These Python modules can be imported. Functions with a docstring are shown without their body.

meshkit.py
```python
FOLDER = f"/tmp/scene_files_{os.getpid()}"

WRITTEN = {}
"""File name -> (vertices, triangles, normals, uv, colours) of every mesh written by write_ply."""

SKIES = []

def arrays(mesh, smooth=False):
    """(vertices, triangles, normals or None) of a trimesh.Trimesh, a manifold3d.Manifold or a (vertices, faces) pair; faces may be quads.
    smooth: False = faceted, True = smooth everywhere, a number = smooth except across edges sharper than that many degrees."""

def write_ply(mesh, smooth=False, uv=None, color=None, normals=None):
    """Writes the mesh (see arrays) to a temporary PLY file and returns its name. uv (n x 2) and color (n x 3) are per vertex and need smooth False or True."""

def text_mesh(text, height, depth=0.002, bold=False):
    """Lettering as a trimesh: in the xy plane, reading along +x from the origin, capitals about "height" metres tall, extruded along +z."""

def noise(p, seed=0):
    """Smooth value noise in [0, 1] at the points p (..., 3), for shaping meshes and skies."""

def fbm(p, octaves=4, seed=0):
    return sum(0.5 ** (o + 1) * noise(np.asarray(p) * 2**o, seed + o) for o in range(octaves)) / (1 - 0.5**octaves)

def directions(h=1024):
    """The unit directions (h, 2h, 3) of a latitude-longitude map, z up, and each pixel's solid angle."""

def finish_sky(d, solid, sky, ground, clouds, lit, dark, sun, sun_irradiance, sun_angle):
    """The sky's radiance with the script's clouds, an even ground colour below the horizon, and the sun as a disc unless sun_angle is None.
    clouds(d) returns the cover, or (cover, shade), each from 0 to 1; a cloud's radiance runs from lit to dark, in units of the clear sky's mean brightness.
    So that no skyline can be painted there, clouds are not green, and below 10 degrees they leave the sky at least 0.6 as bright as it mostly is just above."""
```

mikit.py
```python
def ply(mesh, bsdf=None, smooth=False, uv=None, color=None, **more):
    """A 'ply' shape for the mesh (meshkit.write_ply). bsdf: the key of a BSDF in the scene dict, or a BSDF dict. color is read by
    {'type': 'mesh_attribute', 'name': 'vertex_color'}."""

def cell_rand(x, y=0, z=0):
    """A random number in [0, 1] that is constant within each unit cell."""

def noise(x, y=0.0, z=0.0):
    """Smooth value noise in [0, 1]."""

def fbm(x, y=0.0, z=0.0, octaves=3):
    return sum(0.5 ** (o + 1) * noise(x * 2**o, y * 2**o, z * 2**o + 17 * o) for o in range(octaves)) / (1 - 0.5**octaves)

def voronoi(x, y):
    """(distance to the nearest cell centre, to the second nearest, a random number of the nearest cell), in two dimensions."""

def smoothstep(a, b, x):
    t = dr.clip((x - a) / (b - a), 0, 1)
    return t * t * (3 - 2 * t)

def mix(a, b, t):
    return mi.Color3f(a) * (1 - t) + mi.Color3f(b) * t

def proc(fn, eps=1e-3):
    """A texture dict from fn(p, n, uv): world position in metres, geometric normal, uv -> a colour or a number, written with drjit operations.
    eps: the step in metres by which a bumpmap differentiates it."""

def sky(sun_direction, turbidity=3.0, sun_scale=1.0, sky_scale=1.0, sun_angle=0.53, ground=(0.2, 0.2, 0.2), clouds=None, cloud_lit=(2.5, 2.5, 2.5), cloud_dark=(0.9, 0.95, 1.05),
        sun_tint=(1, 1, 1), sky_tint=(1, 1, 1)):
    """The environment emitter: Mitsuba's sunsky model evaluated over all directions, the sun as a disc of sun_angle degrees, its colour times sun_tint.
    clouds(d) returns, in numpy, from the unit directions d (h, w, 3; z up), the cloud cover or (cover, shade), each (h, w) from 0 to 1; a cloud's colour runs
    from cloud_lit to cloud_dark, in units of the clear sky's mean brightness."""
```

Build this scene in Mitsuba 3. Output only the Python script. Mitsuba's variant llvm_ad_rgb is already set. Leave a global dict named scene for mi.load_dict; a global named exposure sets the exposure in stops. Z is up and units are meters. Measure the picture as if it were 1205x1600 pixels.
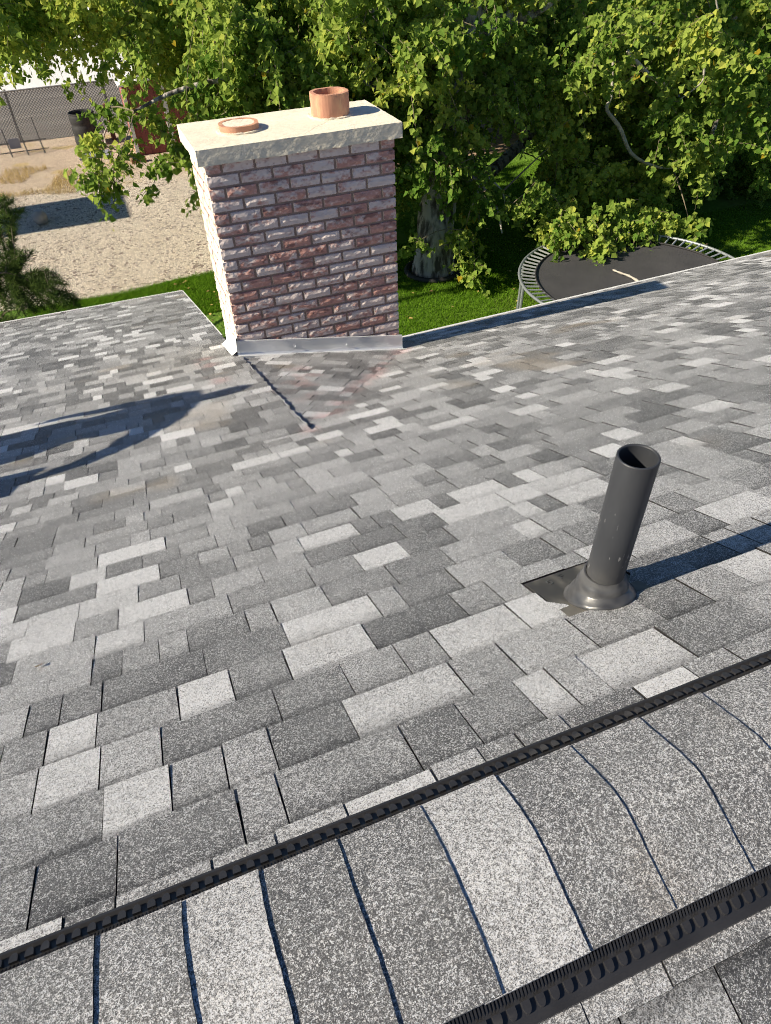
import math, random
import numpy as np, trimesh, mitsuba as mi, drjit as dr
import shapely.geometry as sg
import mikit, meshkit
from mikit import proc, noise, fbm, voronoi, cell_rand, smoothstep, mix

T = mi.ScalarTransform4f
scene, labels = {}, {}
S = 1.33            # the plan below is drawn in units of 1.33 m; everything is placed in metres through S

# ------------------------------------------------------------------ camera, sky, exposure
EYE = np.array([-0.587, -4.554, 1.265])
LOOK = np.array([0.249, 0.705, -0.664])
UP = np.array([0.266, 0.609, 0.747])
scene['camera'] = {'type': 'perspective', 'fov': 56.69, 'fov_axis': 'x', 'near_clip': 0.05, 'far_clip': 400.0,
                   'to_world': T().look_at(origin=(EYE * S).tolist(), target=(EYE * S + LOOK).tolist(), up=UP.tolist())}
SUN = np.array([-1.0, -0.03, 0.64])
scene['sky'] = mikit.sky(SUN.tolist(), turbidity=2.2, sky_scale=0.45, sun_tint=(0.89, 1.0, 1.18), sky_tint=(0.85, 0.95, 1.12))
exposure = 2.5

# ------------------------------------------------------------------ helpers
rnd = random.Random(11)
rng = np.random.default_rng(11)
used = {}


def key_for(name, parent=None):
    k = f'{parent}__{name}' if parent else name
    n = used.get(k, 0)
    used[k] = n + 1
    return k if n == 0 else f'{k}_{n:03d}'


def put_mesh(k, mesh, bsdf, smooth=False, uv=None):
    scene[k] = mikit.ply((np.asarray(mesh[0], float) * S, mesh[1]), bsdf, smooth=smooth, uv=uv)


def add(name, mesh, bsdf, parent=None, smooth=False, uv=None, label=None, cat=None, group=None, kind=None):
    k = key_for(name, parent)
    put_mesh(k, mesh, bsdf, smooth, uv)
    tag(k, label, cat, group, kind)
    return k


def tag(k, label=None, cat=None, group=None, kind=None):
    d = {a: b for a, b in (('label', label), ('category', cat), ('group', group), ('kind', kind)) if b}
    if d:
        labels.setdefault(k, {}).update(d)


def thing(name, label, cat, group=None):
    k = key_for(name)
    tag(k, label, cat, group)
    return k


def cat_mesh(parts):
    """(v, f[, uv]) tuples joined"""
    vs, fs, us, n = [], [], [], 0
    for p in parts:
        vs.append(np.asarray(p[0], float)); fs.append(np.asarray(p[1], int) + n); n += len(p[0])
        if len(p) > 2:
            us.append(p[2])
    v, f = np.vstack(vs), np.vstack(fs)
    return (v, f, np.vstack(us)) if us else (v, f)


def box(lo, hi):
    lo, hi = np.array(lo, float), np.array(hi, float)
    v = np.array([[x, y, z] for x in (0, 1) for y in (0, 1) for z in (0, 1)], float) * (hi - lo) + lo
    f = np.array([[0, 1, 3], [0, 3, 2], [4, 6, 7], [4, 7, 5], [0, 4, 5], [0, 5, 1], [2, 3, 7], [2, 7, 6], [0, 2, 6], [0, 6, 4], [1, 5, 7], [1, 7, 3]])
    return v, f


def tube(points, radii, sides=6, cap=True):
    p = np.asarray(points, float)
    r = np.broadcast_to(np.asarray(radii, float), (len(p),))
    t = np.gradient(p, axis=0)
    t /= np.linalg.norm(t, axis=1, keepdims=True) + 1e-12
    ref = np.array([0, 0, 1.0]) if abs(t[0][2]) < 0.9 else np.array([1.0, 0, 0])
    a = np.cross(t, ref); a /= np.linalg.norm(a, axis=1, keepdims=True) + 1e-12
    b = np.cross(t, a)
    ang = np.arange(sides) * 2 * np.pi / sides
    v = p[:, None] + r[:, None, None] * (np.cos(ang)[None, :, None] * a[:, None] + np.sin(ang)[None, :, None] * b[:, None])
    i, j = np.meshgrid(np.arange(len(p) - 1), np.arange(sides), indexing='ij')
    q = np.stack([i * sides + j, i * sides + (j + 1) % sides, (i + 1) * sides + (j + 1) % sides, (i + 1) * sides + j], -1).reshape(-1, 4)
    v = v.reshape(-1, 3)
    f = np.vstack([q[:, [0, 1, 2]], q[:, [0, 2, 3]]])
    if cap:
        n = len(v)
        v = np.vstack([v, p[:1], p[-1:]])
        e = (len(p) - 1) * sides
        j = np.arange(sides)
        f = np.vstack([f, np.stack([j * 0 + n, (j + 1) % sides, j], 1), np.stack([j * 0 + n + 1, e + j, e + (j + 1) % sides], 1)])
    return v, f[:, ::-1]


def curve(points, n):
    """Catmull-Rom through points, n samples"""
    p = np.asarray(points, float)
    p = np.vstack([2 * p[0] - p[1], p, 2 * p[-1] - p[-2]])
    out = []
    m = len(p) - 3
    for s in np.linspace(0, m - 1e-6, n):
        i = int(s); t = s - i
        a, b, c, d = p[i:i + 4]
        out.append(0.5 * (2 * b + (c - a) * t + (2 * a - 5 * b + 4 * c - d) * t * t + (3 * b - a - 3 * c + d) * t ** 3))
    return np.array(out)


def lathe(profile, sides=48):
    pr = np.asarray(profile, float)
    ang = np.arange(sides) * 2 * np.pi / sides
    v = np.stack([pr[:, None, 0] * np.cos(ang), pr[:, None, 0] * np.sin(ang), np.broadcast_to(pr[:, None, 1], (len(pr), sides))], -1).reshape(-1, 3)
    i, j = np.meshgrid(np.arange(len(pr) - 1), np.arange(sides), indexing='ij')
    q = np.stack([i * sides + j, i * sides + (j + 1) % sides, (i + 1) * sides + (j + 1) % sides, (i + 1) * sides + j], -1).reshape(-1, 4)
    return v, np.vstack([q[:, [0, 1, 2]], q[:, [0, 2, 3]]])


def uvs(mesh, u, w=0.5):
    return (mesh[0], mesh[1], np.tile([[u, w]], (len(mesh[0]), 1)))


# ------------------------------------------------------------------ materials
def tex(fn, eps=1e-3):
    return proc(lambda p, n, uv: fn(p / S, n, uv), eps * S)


def lerp(a, b, t):
    return a + (b - a) * t


C_APEX = np.array([0.017, -1.894]); V_RIGHT = np.array([1.239, 0.0]); V_LEFT = np.array([-0.24, 0.10])


def seg_dist(x, y, a, b):
    d = b - a
    t = dr.clip(((x - a[0]) * d[0] + (y - a[1]) * d[1]) / (d @ d), 0, 1)
    return dr.sqrt(dr.square(x - a[0] - t * d[0]) + dr.square(y - a[1] - t * d[1]))


def shingle_colour(p, n, uv):
    tone = uv.x
    under = dr.select(uv.y > 5, 1.0, 0.0)       # 1 on the lower layer between two tabs
    f = uv.y - 10 * under                       # 0 at the head of the exposed part, 1 at the butt edge
    # mineral granules: several grain sizes
    a = noise(p.x * 1500, p.y * 1500, p.z * 1500)
    b = noise(p.x * 900 + 31, p.y * 900, p.z * 900)
    c = cell_rand(p.x * 380 + 7, p.y * 380, p.z * 380)
    d = noise(p.x * 170 + 3, p.y * 170, p.z * 170)
    g = 0.62 * (a - 0.5) + 0.50 * (b - 0.5) + 0.26 * (c - 0.5) + 0.15 * (d - 0.5)
    patch = fbm(p.x * 3.1 + 5, p.y * 3.1, 0.0) - 0.5
    mottle = fbm(p.x * 17, p.y * 17, p.z * 17) - 0.5
    lev = tone + 0.06 * patch + 0.07 * mottle
    white = smoothstep(0.00, 0.20, g + (lev - 0.30) * 0.5)
    dark = smoothstep(0.00, 0.20, -g - (lev - 0.26) * 0.5)
    col = mi.Color3f(1.0, 1.0, 1.005) * lev
    col = mix(col, mi.Color3f(0.68, 0.68, 0.685), white * 0.78)
    col = mix(col, mi.Color3f(0.040, 0.041, 0.044), dark * 0.80)
    hue = noise(p.x * 800 + 3, p.y * 800 + 5, p.z * 800)
    col = col * mix((1.03, 0.995, 0.95), (0.96, 1.0, 1.05), hue)
    # dark granule band printed along the head of the exposed part
    ragged = 0.06 * (d - 0.5) + 0.05 * (noise(p.x * 30, p.y * 30, 2.0) - 0.5)
    band = smoothstep(0.17, 0.05, f + ragged) * (0.16 + 0.3 * noise(p.x * 7, p.y * 7, 5.0)) + under * 0.22 * smoothstep(0.5, 0.1, f + ragged)
    col = col * (1 - dr.clip(band, 0, 0.75))
    # red chalk left along the valley lines, and tan dust
    s = dr.minimum(seg_dist(p.x, p.y, C_APEX, V_RIGHT), seg_dist(p.x, p.y, np.array([-0.23, -0.62]), V_LEFT) + 0.01)
    blot = fbm(p.x * 9, p.y * 9, 3.0)
    col = mix(col, col * mi.Color3f(1.20, 0.80, 0.76) + mi.Color3f(0.035, 0.0, 0.0), smoothstep(0.12, 0.0, s) * smoothstep(0.35, 0.7, blot) * 0.55)
    tri = seg_dist(p.x, p.y, np.array([0.10, -1.2]), np.array([0.30, -0.60]))
    col = mix(col, col * mi.Color3f(1.14, 0.86, 0.82), smoothstep(0.22, 0.02, tri) * smoothstep(0.45, 0.75, blot) * 0.8)
    dust = smoothstep(0.69, 0.84, fbm(p.x * 2.3 + 40, p.y * 2.3 + 3, 1.0)) * smoothstep(0.3, 0.7, b)
    col = mix(col, mi.Color3f(0.42, 0.34, 0.24), dust * 0.5)
    col = mix(col, mi.Color3f(0.022, 0.021, 0.021), dr.select(tone < 0.05, 1.0, 0.0))     # black asphalt core on cut edges
    return dr.clip(col, 0.01, 0.9)


def two(d):
    return {'type': 'twosided', 'b': d}


def princ(col, rough=0.6, **k):
    base = {'type': 'rgb', 'value': list(col)} if isinstance(col, (tuple, list)) else col
    return two({'type': 'principled', 'base_color': base, 'roughness': rough, **k})


scene['m_shingle'] = two({'type': 'principled', 'base_color': tex(shingle_colour), 'roughness': 0.58, 'specular': 0.55})


def brick_colour(p, n, uv):
    i = uv.x
    a = fbm(p.x * 16 + i * 90, p.y * 16 + i * 30, p.z * 24)
    b = fbm(p.x * 60 + i * 10, p.y * 60, p.z * 60)
    wash = smoothstep(0.34, 0.62, a * 0.6 + b * 0.4 + (i - 0.45) * 0.34)
    red = mix((0.44, 0.225, 0.19), (0.56, 0.32, 0.27), b)
    red = mix(red, (0.16, 0.08, 0.075), smoothstep(0.5, 0.8, fbm(p.x * 22 + 4 + i * 17, p.y * 22, p.z * 30)) * 0.75)
    grey = mix((0.78, 0.71, 0.67), (0.60, 0.53, 0.51), fbm(p.x * 30, p.y * 30 + i * 7, p.z * 30))
    c = mix(red, grey, wash * 0.85)
    side = smoothstep(-0.5, -0.9, n.x)      # the west face is coloured paler, towards cream
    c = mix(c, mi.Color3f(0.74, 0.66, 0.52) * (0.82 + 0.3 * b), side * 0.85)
    return dr.clip(c, 0.02, 0.9)


def brick_relief(p, n, uv):
    return fbm(p.x * 38, p.y * 38 + uv.x * 9, p.z * 38, octaves=3)


scene['m_brick'] = two({'type': 'bumpmap', 'scale': S * 0.010, 'tex': tex(brick_relief, eps=2e-3),
                        'b': {'type': 'principled', 'base_color': tex(brick_colour), 'roughness': 0.75, 'specular': 0.4}})
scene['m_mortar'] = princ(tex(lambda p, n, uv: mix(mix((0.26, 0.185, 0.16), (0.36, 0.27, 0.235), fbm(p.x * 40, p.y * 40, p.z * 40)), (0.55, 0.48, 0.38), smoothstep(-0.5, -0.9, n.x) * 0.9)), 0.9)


def concrete_colour(p, n, uv):
    a = fbm(p.x * 7, p.y * 7, p.z * 7)
    b = noise(p.x * 160, p.y * 160, p.z * 160)
    c = noise(p.x * 60, p.y * 60, p.z * 60)
    col = mix((0.66, 0.59, 0.46), (0.78, 0.71, 0.57), a)
    col = col * (0.80 + 0.16 * b + 0.16 * c)
    # one hairline crack that runs from the flue to the front edge
    line = p.y - 0.02 - (p.x - 0.63) * 0.9 - 0.06 * (fbm(p.x * 12, 1.0, 0.0) - 0.5)
    crack = smoothstep(0.006, 0.001, dr.abs(line)) * smoothstep(0.60, 0.63, p.x) * smoothstep(0.86, 0.84, p.x)
    return mix(col, mi.Color3f(0.22, 0.19, 0.15), crack * 0.7)


scene['m_concrete'] = two({'type': 'bumpmap', 'scale': S * 0.0035, 'tex': tex(lambda p, n, uv: fbm(p.x * 70, p.y * 70, p.z * 70), eps=1.5e-3),
                           'b': {'type': 'principled', 'base_color': tex(concrete_colour), 'roughness': 0.9}})
scene['m_clay'] = princ(tex(lambda p, n, uv: mix(mix((0.46, 0.21, 0.14), (0.56, 0.31, 0.19), fbm(p.x * 14, p.y * 14, p.z * 5)), (0.62, 0.42, 0.24), smoothstep(0.5, 0.75, fbm(p.x * 25, p.y * 25, p.z * 9)) * 0.5)), 0.75)
scene['m_flashing'] = two({'type': 'bumpmap', 'scale': S * 0.004, 'tex': tex(lambda p, n, uv: fbm(p.x * 8, p.y * 8, p.z * 12), eps=3e-3),
                           'b': {'type': 'principled', 'base_color': {'type': 'rgb', 'value': [0.80, 0.81, 0.82]}, 'roughness': 0.38, 'metallic': 0.35, 'specular': 0.6}})
scene['m_drip'] = princ((0.72, 0.72, 0.70), 0.45)


def pipe_colour(p, n, uv):
    s = fbm(p.x * 40, p.y * 40, p.z * 9)
    sc = smoothstep(0.70, 0.80, fbm(p.x * 260, p.y * 260, p.z * 40 + 3)) * smoothstep(0.5, 0.7, fbm(p.x * 18, p.y * 18, p.z * 14))
    low = smoothstep(0.36, 0.24, p.z) * fbm(p.x * 40, p.y * 40, p.z * 40)
    c = mix((0.026, 0.028, 0.033), (0.044, 0.047, 0.054), s)
    c = mix(c, (0.16, 0.15, 0.13), low * 0.4)
    return mix(c, (0.30, 0.30, 0.30), sc * 0.5)


scene['m_pipe'] = princ(tex(pipe_colour), 0.50, specular=0.38)
scene['m_boot'] = two({'type': 'bumpmap', 'scale': S * 0.003, 'tex': tex(lambda p, n, uv: fbm(p.x * 30, p.y * 30, p.z * 30), eps=2e-3),
                       'b': {'type': 'principled', 'base_color': tex(lambda p, n, uv: mix((0.036, 0.037, 0.041), (0.085, 0.086, 0.088), smoothstep(0.35, 0.75, fbm(p.x * 22, p.y * 22, p.z * 40)))), 'roughness': 0.30, 'specular': 0.7}})
scene['m_boot_base'] = princ(tex(lambda p, n, uv: mix((0.045, 0.044, 0.042), (0.15, 0.14, 0.12), smoothstep(0.3, 0.8, fbm(p.x * 30, p.y * 12, p.z * 12)))), 0.6)
scene['m_vent'] = princ(tex(lambda p, n, uv: mix(mix((0.018, 0.018, 0.020), (0.036, 0.036, 0.040), fbm(p.x * 25, p.y * 40, p.z * 40)), (0.13, 0.12, 0.105), smoothstep(0.5, 0.8, fbm(p.x * 9, p.y * 60, p.z * 60)) * smoothstep(0.3, 0.9, n.z) * 0.5)), 0.42, specular=0.4)
scene['m_wall'] = princ(tex(lambda p, n, uv: mix((0.42, 0.38, 0.32), (0.50, 0.45, 0.38), fbm(p.x * 3, p.y * 3, p.z * 3))), 0.9)
scene['m_felt'] = princ((0.03, 0.03, 0.032), 0.9)


def lawn_colour(p, n, uv):
    a = fbm(p.x * 0.9, p.y * 0.9, 0.0)
    b = noise(p.x * 26, p.y * 26, 0.0)
    c = noise(p.x * 70, p.y * 70, 0.0)
    col = mix((0.065, 0.135, 0.016), (0.14, 0.24, 0.030), 0.4 * a + 0.35 * b + 0.25 * c)
    return mix(col, (0.14, 0.13, 0.05), smoothstep(0.62, 0.8, a) * 0.4)


scene['m_lawn'] = two({'type': 'bumpmap', 'scale': S * 0.03, 'tex': tex(lambda p, n, uv: fbm(p.x * 30, p.y * 30, 0.0), eps=6e-3),
                       'b': {'type': 'principled', 'base_color': tex(lawn_colour), 'roughness': 0.8, 'specular': 0.2}})
scene['m_blade'] = {'type': 'principledthin', 'base_color': tex(lambda p, n, uv: mix((0.08, 0.19, 0.010), (0.20, 0.36, 0.03), uv.x)), 'roughness': 0.5, 'diff_trans': 0.7, 'spec_trans': 0.0, 'eta': 1.4}


def gravel_colour(p, n, uv):
    d1, d2, k = voronoi(p.x * 21, p.y * 21)
    e1, e2, k2 = voronoi(p.x * 9 + 3, p.y * 9)
    pale = mix((0.56, 0.48, 0.38), (0.80, 0.72, 0.61), k)
    pale = mix(pale, (0.20, 0.15, 0.12), smoothstep(0.80, 0.92, cell_rand(k * 977, 3)))
    gap = smoothstep(0.02, 0.14, d2 - d1)
    col = mix((0.13, 0.10, 0.075), pale, gap)
    big = fbm(p.x * 0.7, p.y * 0.7, 4.0)
    dirt = smoothstep(14.9, 16.6, p.y + 1.6 * (big - 0.5)) * 0.75
    earth = mix((0.44, 0.33, 0.24), (0.58, 0.46, 0.33), fbm(p.x * 5, p.y * 5, 1.0))
    straw = mix(earth, (0.50, 0.36, 0.15), smoothstep(0.55, 0.7, fbm(p.x * 1.6 + 9, p.y * 1.6, 0.0)))
    return mix(col, straw, dirt)


def gravel_relief(p, n, uv):
    d1, d2, k = voronoi(p.x * 21, p.y * 21)
    return smoothstep(0.0, 0.5, d2 - d1) * (0.5 + 0.5 * k)


scene['m_gravel'] = two({'type': 'bumpmap', 'scale': S * 0.022, 'tex': tex(gravel_relief, eps=5e-3), 'b': {'type': 'principled', 'base_color': tex(gravel_colour), 'roughness': 0.9}})
scene['m_straw'] = {'type': 'principledthin', 'base_color': tex(lambda p, n, uv: mix((0.40, 0.30, 0.13), (0.66, 0.52, 0.26), uv.x)), 'roughness': 0.6, 'diff_trans': 0.6, 'spec_trans': 0.0, 'eta': 1.4}
scene['m_litter'] = princ(tex(lambda p, n, uv: mix((0.14, 0.09, 0.055), (0.42, 0.30, 0.21), fbm(p.x * 9, p.y * 9, 0.0))), 0.9)
scene['m_alley'] = princ(tex(lambda p, n, uv: mix((0.14, 0.125, 0.11), (0.26, 0.235, 0.21), fbm(p.x * 0.8, p.y * 2.5, 0.0))), 0.9)
scene['m_pad'] = princ(tex(lambda p, n, uv: mix((0.62, 0.60, 0.57), (0.70, 0.68, 0.65), fbm(p.x * 0.6, p.y * 0.6, 0.0))), 0.85)


def bark_colour(p, n, uv):
    a = fbm(p.x * 16, p.y * 16, p.z * 3.5, octaves=4)
    return mix((0.075, 0.062, 0.052), (0.46, 0.42, 0.37), smoothstep(0.32, 0.66, a))


scene['m_bark'] = two({'type': 'bumpmap', 'scale': S * 0.05, 'tex': tex(lambda p, n, uv: fbm(p.x * 16, p.y * 16, p.z * 3.5, octaves=4), eps=6e-3),
                       'b': {'type': 'principled', 'base_color': tex(bark_colour), 'roughness': 0.9}})
scene['m_pale_bark'] = princ(tex(lambda p, n, uv: mix((0.30, 0.26, 0.21), (0.58, 0.54, 0.46), fbm(p.x * 12, p.y * 12, p.z * 12))), 0.8)
scene['m_twig'] = princ((0.20, 0.16, 0.11), 0.8)


def leaf_colour(p, n, uv):
    k = uv.x
    c = mix((0.14, 0.26, 0.042), (0.46, 0.56, 0.115), k)
    c = mix(c, (0.54, 0.58, 0.11), smoothstep(0.80, 0.98, k))
    return mix(c, (0.40, 0.30, 0.03), smoothstep(0.993, 0.997, k))


scene['m_leaf'] = {'type': 'principledthin', 'base_color': tex(leaf_colour), 'roughness': 0.30, 'diff_trans': 0.95, 'spec_trans': 0.0, 'eta': 1.5}
scene['m_needle'] = {'type': 'principledthin', 'base_color': tex(lambda p, n, uv: mix((0.045, 0.085, 0.022), (0.14, 0.20, 0.05), uv.x)), 'roughness': 0.45, 'diff_trans': 0.5, 'spec_trans': 0.0, 'eta': 1.5}
scene['m_pine_bark'] = princ(tex(lambda p, n, uv: mix((0.10, 0.075, 0.055), (0.22, 0.17, 0.13), fbm(p.x * 20, p.y * 20, p.z * 20))), 0.9)
scene['m_black_mat'] = princ(tex(lambda p, n, uv: mix((0.045, 0.044, 0.048), (0.070, 0.068, 0.072), fbm(p.x * 3, p.y * 3, 0.0))), 0.6)
scene['m_steel'] = princ((0.50, 0.51, 0.52), 0.4, metallic=0.5)
scene['m_frame'] = princ((0.30, 0.33, 0.34), 0.45, metallic=0.5)
scene['m_wire'] = princ((0.30, 0.29, 0.28), 0.5, metallic=0.4)
scene['m_dark_metal'] = princ((0.05, 0.045, 0.045), 0.6)
scene['m_rust'] = princ(tex(lambda p, n, uv: mix((0.07, 0.045, 0.035), (0.15, 0.08, 0.05), fbm(p.x * 20, p.y * 20, p.z * 20))), 0.8)
scene['m_rubber'] = princ(tex(lambda p, n, uv: mix((0.018, 0.018, 0.019), (0.034, 0.033, 0.033), fbm(p.x * 12, p.y * 12, p.z * 12))), 0.7)
scene['m_post_wood'] = princ(tex(lambda p, n, uv: mix((0.16, 0.075, 0.045), (0.28, 0.14, 0.085), fbm(p.x * 40, p.y * 40, p.z * 4))), 0.8)
scene['m_red_board'] = princ(tex(lambda p, n, uv: mix((0.20, 0.055, 0.048), (0.25, 0.075, 0.065), fbm(p.x * 5, p.y * 5, p.z * 2))), 0.75)
scene['m_white_trim'] = princ((0.70, 0.68, 0.66), 0.7)
scene['m_stone'] = princ(tex(lambda p, n, uv: mix((0.16, 0.15, 0.14), (0.46, 0.44, 0.41), fbm(p.x * 8, p.y * 8, p.z * 8))), 0.8)
scene['m_slate_pad'] = princ((0.24, 0.25, 0.29), 0.8)
scene['m_clothes'] = princ(tex(lambda p, n, uv: mix((0.06, 0.065, 0.09), (0.45, 0.27, 0.19), uv.x)), 0.8)
scene['m_canvas'] = princ((0.10, 0.11, 0.12), 0.9)
scene['m_dry_leaf'] = princ(tex(lambda p, n, uv: mix((0.30, 0.17, 0.08), (0.55, 0.42, 0.12), uv.x)), 0.7)
scene['m_shed_roof'] = princ((0.20, 0.20, 0.21), 0.8)
ZG = -4.3          # ground level
TP = 0.43          # pitch of the main slope
LP = 0.305        # pitch of the low slope
Y_RIDGE = -4.265


def z_main(x, y): return -1.431 - TP * np.asarray(y)
def z_low(x, y): return -0.616 - LP * (np.asarray(y) + 1.894)
def z_fac(x, y): return -0.616 - 0.192 * (np.asarray(x) - 0.017) - 0.3063 * (np.asarray(y) + 1.894)
Z_RIDGE = float(z_main(0, Y_RIDGE))
def z_back(x, y): return Z_RIDGE + TP * (np.asarray(y) - Y_RIDGE)


# ------------------------------------------------------------------ the setting: ground sheets
def sheet(name, pts, z, bsdf, label=None):
    v = np.array([[x, y, z] for x, y in pts])
    poly = sg.Polygon(pts)
    tv, tf = trimesh.creation.triangulate_polygon(poly, engine='earcut')
    v = np.column_stack([tv, np.full(len(tv), z)])
    f = np.array(tf)
    n = np.cross(v[f[:, 1]] - v[f[:, 0]], v[f[:, 2]] - v[f[:, 0]])[:, 2]
    f[n < 0] = f[n < 0][:, ::-1]
    return add(name, (v, f), bsdf, label=label, kind='structure')


sheet('ground', [(-150, -150), (150, -150), (150, 250), (-150, 250)], ZG - 0.02, 'm_litter', 'bare brown earth under the trees')
edge = [(x, 9.05 + 0.10 * math.sin(x * 1.3) + 0.06 * math.sin(x * 4.1 + 1)) for x in np.linspace(-9, 3.2, 40)]
sheet('lawn', [(-9, -12), (22, -12), (22, 13.2), (12, 13.6), (7.5, 13.4), (4.2, 12.4), (3.4, 10.2)] + edge[::-1], ZG, 'm_lawn', 'mown green lawn behind the house')
sheet('gravel_yard', [(x, y) for x, y in edge] + [(3.4, 10.2), (4.2, 12.4), (4.6, 16), (4.6, 21.25), (-9, 21.25)], ZG + 0.004, 'm_gravel', 'pale pea gravel yard behind the lawn')
sheet('alley', [(-40, 21.3), (40, 21.3), (40, 29.6), (-40, 29.3)], ZG - 0.012, 'm_alley', 'grey paved alley behind the chain link fence')
sheet('concrete_pad', [(-40, 29.3), (40, 29.6), (40, 60), (-40, 60)], ZG - 0.008, 'm_pad', 'bright bare concrete beyond the alley')

# ------------------------------------------------------------------ house
H = thing('house', 'single storey house with grey laminated shingle roof, ridge vent and brick chimney', 'house')


def plane_mesh(poly, zf, drop, thick=0.10):
    """slab under a slope: top follows zf - drop"""
    tv, tf = trimesh.creation.triangulate_polygon(sg.Polygon(poly), engine='earcut')
    tv, tf = np.array(tv), np.array(tf)
    a, b, c = tv[tf[:, 0]], tv[tf[:, 1]], tv[tf[:, 2]]
    cr = (b[:, 0] - a[:, 0]) * (c[:, 1] - a[:, 1]) - (b[:, 1] - a[:, 1]) * (c[:, 0] - a[:, 0])
    tf[cr < 0] = tf[cr < 0][:, ::-1]
    n = len(tv)
    z = zf(tv[:, 0], tv[:, 1])
    v = np.vstack([np.column_stack([tv, z - drop]), np.column_stack([tv, z - drop - thick])])
    f = [tf, tf[:, ::-1] + n]
    ring = np.array(poly)
    if sg.Polygon(poly).exterior.is_ccw is False:
        ring = ring[::-1]
    k = len(ring)
    zr = zf(ring[:, 0], ring[:, 1])
    rv = np.vstack([np.column_stack([ring, zr - drop]), np.column_stack([ring, zr - drop - thick])])
    i = np.arange(k); j = (i + 1) % k
    f.append(np.vstack([np.stack([i, i + k, j + k], 1), np.stack([i, j + k, j], 1)]) + 2 * n)
    return np.vstack([v, rv]), np.vstack(f)


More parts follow.
